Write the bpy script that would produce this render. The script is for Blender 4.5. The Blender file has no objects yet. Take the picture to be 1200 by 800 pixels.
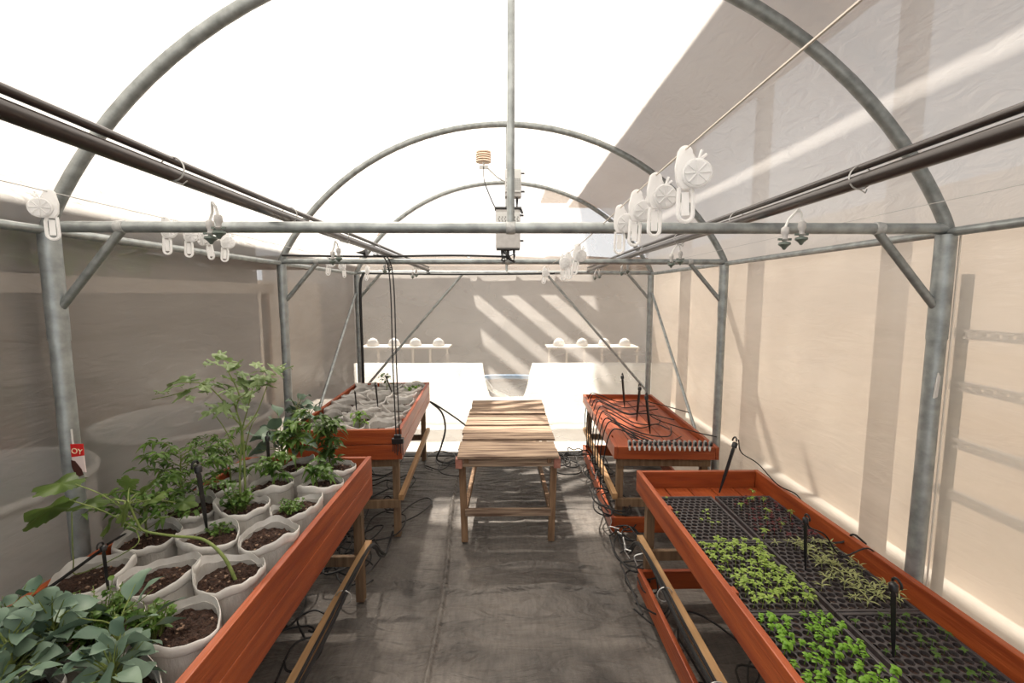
import bpy, math, random
from mathutils import Vector, Matrix, noise

random.seed(11)
R = random.uniform
sc = bpy.context.scene
COL = sc.collection
V = Vector

# ------------------------------------------------------------------ camera, world, sun, exposure
cam_d = bpy.data.cameras.new('camera'); cam = bpy.data.objects.new('camera', cam_d); COL.objects.link(cam)
cam_d.sensor_width = 36; cam_d.lens = 16; cam_d.clip_start = 0.02; cam_d.clip_end = 200
CAM_H, PITCH, YAW = 1.65, math.radians(5.89), -0.016
cam.location = (0, 0, CAM_H); cam.rotation_euler = (math.pi/2 - PITCH, 0, YAW)
sc.camera = cam
CM = Matrix.Rotation(YAW, 3, 'Z') @ Matrix.Rotation(math.pi/2 - PITCH, 3, 'X')
FPX = 16/36*1200
def ray(px, py):
    return CM @ V(((px-600)/FPX, (400-py)/FPX, -1))
def at(px, py, Y):
    d = ray(px, py); return V((0, 0, CAM_H)) + d*(Y/d.y)
def atz(px, py, z):
    d = ray(px, py); return V((0, 0, CAM_H)) + d*((z-CAM_H)/d.z)

world = bpy.data.worlds.new('sky'); sc.world = world; world.use_nodes = True
wn = world.node_tree.nodes; bg = wn['Background']
bg.inputs[0].default_value = (0.93, 0.96, 1.0, 1); bg.inputs[1].default_value = 1.0
sun_d = bpy.data.lights.new('sun', 'SUN'); sun = bpy.data.objects.new('sun', sun_d); COL.objects.link(sun)
sun_d.energy = 13.0; sun_d.color = (1.0, 0.91, 0.80); sun_d.angle = math.radians(1.8)
SUN = V((-0.16, 0.50, 0.82)).normalized()
sun.rotation_euler = SUN.to_track_quat('Z', 'Y').to_euler(); sun.location = SUN*12
sc.view_settings.view_transform = 'Standard'; sc.view_settings.look = 'None'
sc.view_settings.gamma = 1; sc.view_settings.use_curve_mapping = False
sc.view_settings.exposure = 0.10
try:
    sc.cycles.use_denoising = True
    sc.cycles.max_bounces = 9; sc.cycles.diffuse_bounces = 4; sc.cycles.glossy_bounces = 3
    sc.cycles.transmission_bounces = 6; sc.cycles.transparent_max_bounces = 12
    sc.cycles.sample_clamp_indirect = 6; sc.cycles.caustics_reflective = False; sc.cycles.caustics_refractive = False
except Exception: pass

# ------------------------------------------------------------------ materials
MT = {}
def _new(name):
    m = bpy.data.materials.new(name); m.use_nodes = True
    nt = m.node_tree; p = nt.nodes['Principled BSDF']; MT[name] = m
    return m, nt, p
def mat(name, c1, c2=None, rough=.6, metal=0, scale=(8, 8, 8), detail=4, bump=0, bscale=None, spec=.4, lo=.3, hi=.7, nrm_dist=.01):
    m, nt, p = _new(name)
    p.inputs['Roughness'].default_value = rough; p.inputs['Metallic'].default_value = metal
    p.inputs['Specular IOR Level'].default_value = spec
    p.inputs['Base Color'].default_value = (*c1, 1)
    if c2 or bump:
        tc = nt.nodes.new('ShaderNodeTexCoord'); mp = nt.nodes.new('ShaderNodeMapping')
        mp.inputs['Scale'].default_value = scale; nt.links.new(tc.outputs['Object'], mp.inputs[0])
        nz = nt.nodes.new('ShaderNodeTexNoise'); nz.inputs['Scale'].default_value = 1; nz.inputs['Detail'].default_value = detail
        nt.links.new(mp.outputs[0], nz.inputs[0])
    if c2:
        cr = nt.nodes.new('ShaderNodeValToRGB'); cr.color_ramp.elements[0].color = (*c1, 1); cr.color_ramp.elements[1].color = (*c2, 1)
        cr.color_ramp.elements[0].position = lo; cr.color_ramp.elements[1].position = hi
        nt.links.new(nz.outputs[0], cr.inputs[0]); nt.links.new(cr.outputs[0], p.inputs['Base Color'])
    if bump:
        b = nt.nodes.new('ShaderNodeBump'); b.inputs['Strength'].default_value = bump; b.inputs['Distance'].default_value = nrm_dist
        src = nz
        if bscale:
            mp2 = nt.nodes.new('ShaderNodeMapping'); mp2.inputs['Scale'].default_value = bscale; nt.links.new(tc.outputs['Object'], mp2.inputs[0])
            src = nt.nodes.new('ShaderNodeTexNoise'); src.inputs['Scale'].default_value = 1; src.inputs['Detail'].default_value = 5
            nt.links.new(mp2.outputs[0], src.inputs[0])
        nt.links.new(src.outputs[0], b.inputs['Height']); nt.links.new(b.outputs[0], p.inputs['Normal'])
    return m
def leafmat(name, c1, c2, rough=.45, trans=.3, scale=9):
    m, nt, p = _new(name); out = nt.nodes['Material Output']
    tc = nt.nodes.new('ShaderNodeTexCoord'); nz = nt.nodes.new('ShaderNodeTexNoise'); nz.inputs['Scale'].default_value = scale
    nt.links.new(tc.outputs['Object'], nz.inputs[0])
    cr = nt.nodes.new('ShaderNodeValToRGB'); cr.color_ramp.elements[0].color = (*c1, 1); cr.color_ramp.elements[1].color = (*c2, 1)
    cr.color_ramp.elements[0].position = .35; cr.color_ramp.elements[1].position = .65
    nt.links.new(nz.outputs[0], cr.inputs[0]); nt.links.new(cr.outputs[0], p.inputs['Base Color'])
    p.inputs['Roughness'].default_value = rough; p.inputs['Specular IOR Level'].default_value = .35
    tr = nt.nodes.new('ShaderNodeBsdfTranslucent'); nt.links.new(cr.outputs[0], tr.inputs[0])
    mx = nt.nodes.new('ShaderNodeMixShader'); mx.inputs[0].default_value = trans
    nt.links.new(p.outputs[0], mx.inputs[1]); nt.links.new(tr.outputs[0], mx.inputs[2]); nt.links.new(mx.outputs[0], out.inputs[0])
    return m
def film(name, tcol, transp, diff, scol, stretch=(1.2, .5, 2.2), bump=.5, gloss=.08, rough=.16, var=.25):
    """greenhouse plastic: part clear, part milky, with a slight sheen and wrinkles"""
    m, nt, p = _new(name); nt.nodes.remove(p); out = nt.nodes['Material Output']
    N, L = nt.nodes.new, nt.links.new
    tc = N('ShaderNodeTexCoord'); mp = N('ShaderNodeMapping'); mp.inputs['Scale'].default_value = stretch; L(tc.outputs['Object'], mp.inputs[0])
    nz = N('ShaderNodeTexNoise'); nz.inputs['Scale'].default_value = 1.4; nz.inputs['Detail'].default_value = 5; nz.inputs['Distortion'].default_value = .8; L(mp.outputs[0], nz.inputs[0])
    nf = N('ShaderNodeTexNoise'); nf.inputs['Scale'].default_value = 9; nf.inputs['Detail'].default_value = 3; nf.inputs['Distortion'].default_value = 1.2; L(mp.outputs[0], nf.inputs[0])
    b = N('ShaderNodeBump'); b.inputs['Strength'].default_value = bump; b.inputs['Distance'].default_value = .02; L(nf.outputs[0], b.inputs['Height'])
    tp = N('ShaderNodeBsdfTransparent'); tp.inputs[0].default_value = (*tcol, 1)
    tl = N('ShaderNodeBsdfTranslucent'); tl.inputs[0].default_value = (*scol, 1); L(b.outputs[0], tl.inputs['Normal'])
    df = N('ShaderNodeBsdfDiffuse'); df.inputs[0].default_value = (*scol, 1); L(b.outputs[0], df.inputs['Normal'])
    gl = N('ShaderNodeBsdfGlossy'); gl.inputs['Roughness'].default_value = rough; L(b.outputs[0], gl.inputs['Normal'])
    m1 = N('ShaderNodeMixShader'); m1.inputs[0].default_value = diff; L(tl.outputs[0], m1.inputs[1]); L(df.outputs[0], m1.inputs[2])
    mr = N('ShaderNodeMapRange'); mr.inputs[1].default_value = .3; mr.inputs[2].default_value = .7
    mr.inputs[3].default_value = transp*(1-var); mr.inputs[4].default_value = transp*(1+var); L(nz.outputs[0], mr.inputs[0])
    m2 = N('ShaderNodeMixShader'); L(mr.outputs[0], m2.inputs[0]); L(m1.outputs[0], m2.inputs[1]); L(tp.outputs[0], m2.inputs[2])
    m3 = N('ShaderNodeMixShader'); m3.inputs[0].default_value = gloss; L(m2.outputs[0], m3.inputs[1]); L(gl.outputs[0], m3.inputs[2])
    L(m3.outputs[0], out.inputs[0])
    return m

film('film_roof', (.94, .92, .90), .13, .22, (.82, .80, .77), stretch=(2.0, .9, 2.0), bump=.35, gloss=.06)
film('film_left_shaded', (.88, .86, .84), .50, .40, (.58, .55, .52), bump=.2, gloss=.07, rough=.12)  # darker copy of the side film, shade of this wall put into its colour
film('film_right_lit', (.98, .96, .93), .50, .35, (.90, .85, .79), bump=.25, gloss=.05)  # brighter copy of the side film, sunlit look put into its colour
film('film_back', (.98, .97, .95), .70, .25, (.82, .79, .75), bump=.2, gloss=.03, var=.08)
mat('galvanised', (.24, .26, .26), (.40, .43, .43), rough=.42, metal=.55, scale=(25, 25, 25), bump=.1)
mat('galvanised_dark', (.20, .215, .21), (.33, .35, .345), rough=.45, metal=.5, scale=(30, 30, 30), bump=.1)
mat('weld', (.55, .56, .55), (.35, .36, .36), rough=.6, metal=.4, scale=(60, 60, 60), bump=.4)
for ax, s1, s2 in (('y', (26, 2.2, 26), (90, 6, 90)), ('x', (2.2, 26, 26), (6, 90, 90))):
    mat('redwood_'+ax, (.20, .034, .010), (.38, .086, .022), rough=.42, scale=s1, bump=.28, bscale=s2, spec=.45)
mat('redwood_worn', (.36, .10, .04), (.58, .24, .10), rough=.5, scale=(18, 2.5, 18), bump=.3)
mat('leg_wood', (.12, .075, .042), (.24, .155, .09), rough=.7, scale=(40, 40, 4), bump=.4)
mat('rail_wood', (.24, .13, .055), (.40, .24, .11), rough=.6, scale=(40, 3, 40), bump=.4)
mat('grey_wood_x', (.115, .070, .048), (.46, .34, .24), rough=.8, scale=(3.2, 55, 55), detail=8, bump=.6, lo=.34, hi=.66)
mat('grey_wood_z', (.12, .065, .035), (.30, .19, .11), rough=.75, scale=(40, 40, 4), detail=6, bump=.5)
mat('pink_wood', (.30, .12, .09), (.42, .2, .15), rough=.7, scale=(40, 40, 40), bump=.5)
mat('black_plastic', (.010, .010, .011), rough=.38, spec=.5)
mat('black_hose', (.012, .012, .013), rough=.5, spec=.4)
mat('pipe_black', (.030, .022, .020), rough=.28, spec=.6)
mat('tray_plastic', (.030, .026, .028), (.060, .052, .054), rough=.42, scale=(40, 40, 40), bump=.15, spec=.5)
mat('soil', (.018, .009, .006), (.075, .038, .025), rough=.95, scale=(90, 90, 90), detail=8, bump=1.0, nrm_dist=.02)
mat('crumb', (.10, .055, .035), (.30, .2, .14), rough=.9, scale=(50, 50, 50))
mat('bag', (.36, .345, .32), (.54, .52, .49), rough=.55, scale=(14, 14, 5), bump=.5, bscale=(40, 40, 12))
mat('bag_cuff', (.66, .65, .63), (.52, .50, .47), rough=.5, scale=(20, 20, 20), bump=.3)
mat('white_plastic', (.80, .80, .78), (.70, .70, .68), rough=.35, scale=(30, 30, 30))
mat('ivory_plastic', (.70, .52, .38), (.80, .64, .50), rough=.45, scale=(30, 30, 30))
mat('grey_box', (.42, .41, .40), (.50, .49, .48), rough=.5, scale=(30, 30, 30))
mat('light_box', (.66, .67, .66), (.60, .61, .60), rough=.5, scale=(30, 30, 30))
mat('dark_grey', (.05, .05, .05), rough=.5)
mat('fogger_green', (.12, .15, .13), rough=.4)
mat('fitting_grey', (.34, .34, .33), (.48, .48, .46), rough=.5, scale=(80, 80, 80))
mat('stem_green', (.10, .15, .035), (.20, .24, .07), rough=.6, scale=(40, 40, 40))
mat('stem_brown', (.12, .085, .04), (.2, .16, .07), rough=.7, scale=(40, 40, 40))
leafmat('clip_white', (.93, .93, .93), (.90, .90, .90), trans=.5, rough=.3)
leafmat('leaf_kale', (.085, .140, .100), (.19, .265, .19), trans=.12, rough=.5)
leafmat('leaf_bright', (.10, .22, .02), (.24, .40, .05), trans=.35, scale=14)
leafmat('leaf_mid', (.05, .115, .018), (.14, .24, .045), trans=.35, scale=14)
leafmat('leaf_dark', (.035, .075, .016), (.10, .17, .035), trans=.3)
leafmat('leaf_pale', (.13, .20, .07), (.26, .34, .15), trans=.35)
leafmat('leaf_lobed', (.045, .085, .018), (.15, .22, .06), trans=.4, scale=6)
leafmat('leaf_red', (.10, .02, .025), (.20, .05, .05), trans=.3, scale=12)
leafmat('leaf_seedling', (.20, .32, .05), (.38, .48, .12), trans=.35, scale=20)
leafmat('leaf_seedling_thin', (.28, .32, .12), (.46, .48, .22), trans=.35, scale=20)
leafmat('leaf_basil', (.12, .28, .02), (.26, .46, .06), trans=.35, scale=20)
mat('packet_red', (.55, .02, .02), rough=.3); mat('packet_white', (.75, .62, .60), rough=.35)
mat('packet_brown', (.06, .02, .015), rough=.35); mat('letter_cream', (.85, .75, .5), rough=.4)
leafmat('tarp_white', (.90, .90, .88), (.86, .86, .84), rough=.6, trans=.85, scale=3)
mat('blue_plastic', (.10, .25, .45), rough=.4)
mat('tank', (.74, .75, .74), (.66, .67, .66), rough=.5, scale=(4, 4, 4))
mat('neighbour_wall', (.19, .175, .165), (.24, .22, .21), rough=.9, scale=(2, 2, 1), bump=.2)
mat('cream_wall', (.58, .50, .42), (.72, .64, .55), rough=.9, scale=(1.5, 1.5, 1.5), bump=.2)
mat('far_wall', (.36, .33, .31), (.44, .41, .38), rough=.9, scale=(2, 2, 2))
mat('canopy', (.30, .22, .17), (.38, .29, .23), rough=.8, scale=(3, .6, 3))
mat('pale_post', (.62, .56, .50), rough=.7)
mat('concrete', (.36, .34, .31), (.46, .44, .40), rough=.9, scale=(3, 3, 3), bump=.3)
mat('wire', (.45, .45, .44), rough=.4, metal=.5)
mat('string', (.72, .66, .58), rough=.7)

# woven weed mat on the floor: fine weave, broad creases, dusty blotches, one long seam
def floor_mat():
    m, nt, p = _new('weed_mat'); N, L = nt.nodes.new, nt.links.new
    p.inputs['Roughness'].default_value = .62; p.inputs['Specular IOR Level'].default_value = .35
    tc = N('ShaderNodeTexCoord')
    def nz(scale, vec_scale=(1, 1, 1), det=5, dist=0):
        mp = N('ShaderNodeMapping'); mp.inputs['Scale'].default_value = vec_scale; L(tc.outputs['Object'], mp.inputs[0])
        n = N('ShaderNodeTexNoise'); n.inputs['Scale'].default_value = scale; n.inputs['Detail'].default_value = det; n.inputs['Distortion'].default_value = dist
        L(mp.outputs[0], n.inputs[0]); return n
    a = nz(2.2, (1, 1, 1), 7, .6)
    cr = N('ShaderNodeValToRGB'); e = cr.color_ramp.elements
    e[0].color = (.060, .054, .050, 1); e[0].position = .3; e[1].color = (.185, .166, .148, 1); e[1].position = .72
    L(a.outputs[0], cr.inputs[0])
    f = nz(60, (1, .25, 1), 3)
    mx = N('ShaderNodeMixRGB'); mx.blend_type = 'MULTIPLY'; mx.inputs[0].default_value = .6
    cr2 = N('ShaderNodeValToRGB'); cr2.color_ramp.elements[0].color = (.55, .55, .55, 1); cr2.color_ramp.elements[0].position = .3; cr2.color_ramp.elements[1].position = .65
    L(f.outputs[0], cr2.inputs[0]); L(cr.outputs[0], mx.inputs[1]); L(cr2.outputs[0], mx.inputs[2])
    L(mx.outputs[0], p.inputs['Base Color'])
    c1 = nz(5, (.5, 1.6, 1), 4, 1.5); c2 = nz(130, (1, 1, 1), 2)
    b1 = N('ShaderNodeBump'); b1.inputs['Strength'].default_value = .9; b1.inputs['Distance'].default_value = .06; L(c1.outputs[0], b1.inputs['Height'])
    b2 = N('ShaderNodeBump'); b2.inputs['Strength'].default_value = .35; b2.inputs['Distance'].default_value = .006; L(c2.outputs[0], b2.inputs['Height']); L(b1.outputs[0], b2.inputs['Normal'])
    L(b2.outputs[0], p.inputs['Normal'])
floor_mat()

# ------------------------------------------------------------------ mesh helpers
class MB:
    def __init__(s): s.v = []; s.f = []
    def add(s, vs, fs):
        o = len(s.v); s.v += [V(p) for p in vs]; s.f += [tuple(i+o for i in f) for f in fs]; return s
    def box(s, c, d, rot=None):
        x, y, z = (q/2 for q in d); P = [V((a, b, e)) for a in (-x, x) for b in (-y, y) for e in (-z, z)]
        if rot is not None: P = [rot @ p for p in P]
        c = V(c)
        return s.add([c+p for p in P], [(0, 1, 3, 2), (4, 6, 7, 5), (0, 4, 5, 1), (2, 3, 7, 6), (0, 2, 6, 4), (1, 5, 7, 3)])
    def bx(s, x0, x1, y0, y1, z0, z1): return s.box(((x0+x1)/2, (y0+y1)/2, (z0+z1)/2), (x1-x0, y1-y0, z1-z0))
    def beam(s, a, b, w, h):
        a, b = V(a), V(b); d = b-a
        q = d.to_track_quat('Y', 'Z').to_matrix()
        return s.box((a+b)/2, (w, d.length, h), q)
    def tube(s, pts, r, seg=8, cap=True):
        pts = [V(p) for p in pts]; n = len(pts)
        rs = r if isinstance(r, (list, tuple)) else [r]*n
        t0 = (pts[1]-pts[0]).normalized(); up = V((0, 0, 1)) if abs(t0.z) < .9 else V((1, 0, 0))
        u = t0.cross(up).normalized(); vs = []
        for i, p in enumerate(pts):
            t = (pts[min(i+1, n-1)]-pts[max(i-1, 0)])
            if t.length < 1e-9: t = t0
            t.normalize(); u = (u - t*u.dot(t))
            if u.length < 1e-6: u = t.orthogonal()
            u.normalize(); w = t.cross(u)
            vs += [p+(u*math.cos(2*math.pi*k/seg)+w*math.sin(2*math.pi*k/seg))*rs[i] for k in range(seg)]
        fs = [(i*seg+k, i*seg+(k+1) % seg, (i+1)*seg+(k+1) % seg, (i+1)*seg+k) for i in range(n-1) for k in range(seg)]
        if cap: fs += [tuple(range(seg))[::-1], tuple((n-1)*seg+k for k in range(seg))]
        return s.add(vs, fs)
    def lathe(s, prof, c=(0, 0, 0), seg=16, wob=None, rot=None, cap=True):
        c = V(c); vs = []
        for j, (r, z) in enumerate(prof):
            for k in range(seg):
                a = 2*math.pi*k/seg; rr, zz = (r, z) if wob is None else wob(r, z, a, j)
                p = V((rr*math.cos(a), rr*math.sin(a), zz)); p = rot @ p if rot is not None else p; vs.append(c+p)
        n = len(prof)
        fs = [(i*seg+k, i*seg+(k+1) % seg, (i+1)*seg+(k+1) % seg, (i+1)*seg+k) for i in range(n-1) for k in range(seg)]
        if cap: fs += [tuple(range(seg))[::-1], tuple((n-1)*seg+k for k in range(seg))]
        return s.add(vs, fs)
    def prism(s, pts2, y0, y1):
        """outline in the x-z plane with thickness along y"""
        n = len(pts2); vs = [(x, y0, z) for x, z in pts2]+[(x, y1, z) for x, z in pts2]
        return s.add(vs, [tuple(range(n)), tuple(range(n, 2*n))[::-1]]+[(k, k+n, (k+1) % n+n, (k+1) % n) for k in range(n)])
    def leaf(s, base, d, L, W, droop=.3, fold=.25, shape='oval', n=6, roll=0, wavy=0):
        d = V(d).normalized(); side = d.cross(V((0, 0, 1)))
        if side.length < .05: side = V((1, 0, 0))
        side.normalize(); nrm = side.cross(d).normalized()
        if roll: m = Matrix.Rotation(roll, 3, d); side = m @ side; nrm = m @ nrm
        vs = []; base = V(base); ph = R(0, 6)
        for i in range(n+1):
            t = i/n
            if shape == 'oval': w = math.sin(math.pi*min(1, t**.8*.97+.03))**.75
            elif shape == 'lance': w = math.sin(math.pi*(t**.65))**1.0 if t < 1 else 0
            elif shape == 'spoon': w = (.10+.9*math.sin(math.pi*max(0, (t-.22)/.78))**.7) if t > .22 else .10
            else: w = math.sin(math.pi*t**.8)
            w = max(w, .03)*W/2
            c = base+d*(L*t)-V((0, 0, 1))*(droop*L*t*t)+nrm*(math.sin(t*3.1)*L*.04)
            wv = wavy*W*math.sin(t*9+ph)
            vs += [c+side*w+nrm*(fold*w+wv), c, c-side*w+nrm*(fold*w-wv)]
        fs = []
        for i in range(n):
            a = i*3; fs += [(a, a+1, a+4, a+3), (a+1, a+2, a+5, a+4)]
        return s.add(vs, fs)
    def palm(s, base, d, L, W, droop=.25, lobes=5, depth=.3, tilt=0):
        """broad lobed leaf, outline all round its stalk end"""
        d = V(d).normalized(); side = d.cross(V((0, 0, 1)))
        if side.length < .05: side = V((1, 0, 0))
        side.normalize(); nrm = side.cross(d).normalized(); base = V(base); K = 44
        if tilt: m = Matrix.Rotation(tilt, 3, d); side = m @ side; nrm = m @ nrm
        vs = [base+d*L*.30+nrm*.0]
        for ring in (.5, 1):
            for k in range(K):
                a = -math.pi+2*math.pi*k/K+.0001
                rr = 1-depth*(.5-.5*math.cos(a*lobes))*(1 if abs(a) < 2.6 else .6)
                rr *= (1-.30*max(0, -math.cos(a)))*(1+.07*math.sin(a*19))
                x = math.cos(a)*.62*L*rr*ring+.30*L; y = math.sin(a)*W*.5*rr*ring
                t = max(0, x/L); rad = math.hypot(x-.3*L, y)
                p = base+d*x+side*y-V((0, 0, 1))*(droop*L*t*t+droop*.7*rad*rad/L)+nrm*(.05*L*math.cos(a*lobes)*ring)
                vs.append(p)
        fs = [(0, 1+k, 1+(k+1) % K) for k in range(K)]+[(1+k, 1+K+k, 1+K+(k+1) % K, 1+(k+1) % K) for k in range(K)]
        return s.add(vs, fs)
    def build(s, name, material, parent=None, smooth=False, bevel=0, rx=None):
        off = V((0, 0, 0))
        if parent is None and s.v:
            xs = [p.x for p in s.v]; ys = [p.y for p in s.v]; zs = [p.z for p in s.v]
            off = V(((min(xs)+max(xs))/2, (min(ys)+max(ys))/2, min(zs)))
        me = bpy.data.meshes.new(name); me.from_pydata([p-off for p in s.v], [], s.f); me.update()
        me.materials.append(MT[material])
        if smooth:
            me.polygons.foreach_set('use_smooth', [True]*len(me.polygons))
            if len(me.vertices) < 60000: me.set_sharp_from_angle(angle=math.radians(58))
        o = bpy.data.objects.new(name, me); COL.objects.link(o); o.location = off; o.parent = parent
        if bevel:
            b = o.modifiers.new('bevel', 'BEVEL'); b.width = bevel; b.segments = 2; b.limit_method = 'ANGLE'
        return o

def tag(o, label=None, cat=None, group=None, kind=None):
    if label: o['label'] = label
    if cat: o['category'] = cat
    if group: o['group'] = group
    if kind: o['kind'] = kind
    return o
ordn = 'first second third fourth fifth sixth seventh eighth ninth tenth eleventh twelfth thirteenth fourteenth fifteenth sixteenth seventeenth'.split()
def empty(name, loc, rz=0, rot=None):
    o = bpy.data.objects.new(name, None); COL.objects.link(o); o.location = loc
    o.rotation_euler = rot if rot else (0, 0, rz); o.empty_display_size = .05; return o
KIDS = {}
def kids(o): return [c for c in COL.objects if c.parent == o]
def copy_tree(o, parent=None, ks=None):
    c = o.copy(); COL.objects.link(c)
    if parent is not None: c.parent = parent
    if o.name not in KIDS: KIDS[o.name] = kids(o)
    for ch in KIDS[o.name]: copy_tree(ch, c)
    return c
def spline(pts, n=6):
    pts = [V(p) for p in pts]; P = [pts[0]*2-pts[1]]+pts+[pts[-1]*2-pts[-2]]; out = []
    for i in range(1, len(P)-2):
        a, b, c, d = P[i-1:i+3]
        for k in range(n):
            t = k/n; out.append(.5*((2*b)+(c-a)*t+(2*a-5*b+4*c-d)*t*t+(3*b-a-3*c+d)*t**3))
    out.append(pts[-1]); return out
def arc(c, r, a0, a1, n, axis='y'):
    o = []
    for i in range(n+1):
        a = a0+(a1-a0)*i/n; o.append(V(c)+(V((math.cos(a)*r, 0, math.sin(a)*r)) if axis == 'y' else V((0, math.cos(a)*r, math.sin(a)*r)) if axis == 'x' else V((math.cos(a)*r, math.sin(a)*r, 0))))
    return o

# ------------------------------------------------------------------ the tunnel: film, floor
HW, EAVE, RISE = 1.49, 1.87, .885
FR = [1.54, 3.10, 4.66]
RAD = (HW*HW+RISE*RISE)/(2*RISE)
def archz(x, hw=HW, rise=RISE):
    r = (hw*hw+rise*rise)/(2*rise); x = max(-hw, min(hw, x))
    ci = math.sqrt(max(0, r*r-x*x))-(r-rise); el = rise*math.sqrt(max(0, 1-(x/hw)**2))
    return EAVE+.92*ci+.08*el
FX = HW+.045
def grid_mesh(name, nu, nv, fn, material):
    mb = MB(); vs = [fn(i/nu, j/nv) for j in range(nv+1) for i in range(nu+1)]
    fs = [(j*(nu+1)+i, j*(nu+1)+i+1, (j+1)*(nu+1)+i+1, (j+1)*(nu+1)+i) for j in range(nv) for i in range(nu)]
    mb.add(vs, fs); return mb.build(name, material, smooth=True)
Y0, Y1 = -1.3, 4.70
def wav(p, s=1.3, a=.012): return noise.noise(V(p)*s)*a
def wallfn(sx):
    def f(u, v):
        y = Y0+(Y1-Y0)*u; z = .0+(EAVE+.0)*v
        return V((sx*(FX+.004+abs(wav((y*1.5, z*.6, sx*3), 1.1, .016))), y, z))
    return f
tag(grid_mesh('wall_left', 60, 20, wallfn(-1), 'film_left_shaded'), kind='structure')
tag(grid_mesh('wall_right', 60, 20, wallfn(1), 'film_right_lit'), kind='structure')
def rooffn(u, v):
    y = Y0+(Y1-Y0)*u; x = -FX+2*FX*v; t = x/FX*HW
    n = wav((x*1.2, y*1.2, 5), 1.2, .010)
    return V((x, y, archz(t)+.030+n if abs(t) < HW*.995 else EAVE))
tag(grid_mesh('ceiling', 60, 48, rooffn, 'film_roof'), kind='structure')
def backfn(u, v):
    x = -FX+2*FX*u; top = archz(x/FX*HW)+.03
    return V((x, Y1+wav((x, v*2, 8), 1.5, .012), top*v))
tag(grid_mesh('wall_back', 30, 26, backfn, 'film_back'), kind='structure')
def floorfn(u, v):
    x = -1.55+3.1*u; y = -1.3+6.0*v
    z = -.012+.010*noise.noise(V((x*2.2, y*5, 0)))+.006*noise.noise(V((x*9, y*15, 3)))
    # long seam and the creases that run across
    sx = -.345-.03*math.sin(y*2.1)-.02*(y-1)
    z += .022*math.exp(-((x-sx)/.010)**2)-.008*math.exp(-((x-sx-.02)/.012)**2)
    sx2 = .15+.02*math.sin(y*3); z += .004*math.exp(-((x-sx2)/.01)**2)
    for cy, x0, x1, k in ((1.42, -.33, .12, .05), (2.42, -.7, .75, -.05), (2.62, -.3, .6, .04), (2.12, -.9, -.3, -.1), (1.15, -.3, .2, .1), (1.75, -.8, -.45, -.12)):
        if x0 < x < x1:
            yy = cy+k*x+.03*math.sin(x*7+cy*5); z += .026*math.exp(-((y-yy)/.011)**2)*min(1, (x-x0)/.1, (x1-x)/.1)
    return V((x, y, min(z, .022)))
tag(grid_mesh('floor', 300, 560, floorfn, 'weed_mat'), kind='structure')
m = MB(); m.bx(-14, 14, -6, 20, -.12, -.03)
tag(m.build('ground_outside', 'concrete'), kind='structure')

# ------------------------------------------------------------------ steel hoops
def hoop(Y, label, end=False):
    r = empty('greenhouse_hoop', (0, Y, 0)); tag(r, label, 'frame', 'galvanised hoops of the tunnel')
    for s in (-1, 1):
        p = MB().tube([(s*HW, 0, 0), (s*HW, 0, 1.50)], .027, 16).build('post', 'galvanised', r, True)
        MB().tube([(s*HW, 0, 1.495), (s*HW, 0, EAVE-.02)], .0295, 16).build('sleeve', 'galvanised', p, True)
        MB().tube([(s*(HW-.235), 0, EAVE-.012), (s*(HW-.01), 0, EAVE-.27)], .014, 10).build('brace', 'galvanised_dark', r, True)
    pts = [V((x, 0, archz(x))) for x in [HW*math.sin(-math.pi/2+math.pi*i/44) for i in range(45)]]
    MB().tube(pts, .0205, 12).build('arch', 'galvanised_dark', r, True)
    cb = MB().tube([(-HW, 0, EAVE), (HW, 0, EAVE)], .0185, 12).build('crossbar', 'galvanised', r, True)
    for x in (-HW+.235, HW-.235, .02): MB().lathe([(.004, -.022), (.021, -.014), (.022, .0), (.021, .014), (.004, .022)], (x, 0, EAVE), 10, rot=Matrix.Rotation(math.pi/2, 3, 'Y')).build('weld_seam', 'weld', cb, True)
    MB().tube([(.02, 0, EAVE), (.022, 0, archz(0)-.01)], .0125, 12).build('king_post', 'galvanised', r, True)
    return r
h1 = hoop(FR[0], 'nearest galvanised hoop with posts, arch and crossbar')
h2 = hoop(FR[1], 'middle galvanised hoop carrying the grey control boxes')
h3 = hoop(FR[2], 'far galvanised hoop against the end wall')
for s in (-1, 1):
    MB().tube([(s*.42, -.01, EAVE-.01), (s*(HW-.02), -.01, .66)], .0125, 10).build('diagonal_strut', 'galvanised', h3, True)
for s, t in ((-1, 'left'), (1, 'right')):
    m = MB().tube([(s*(HW+.004), -1.25, EAVE-.012), (s*(HW+.004), 4.63, EAVE-.012)], .015, 10)
    tag(m.build('eave_pipe', 'galvanised', smooth=True), 'long galvanised eave pipe along the top of the %s side wall' % t, 'pipe')
    m = MB().tube([(s*(HW-.0), 4.60, 1.66), (s*(HW-.03), 3.19, .44), (s*(HW-.03), 2.95, .24)], .0125, 10)
    tag(m.build('wall_brace', 'galvanised', smooth=True), 'slanting galvanised brace low on the far %s side wall' % t, 'brace')

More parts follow.
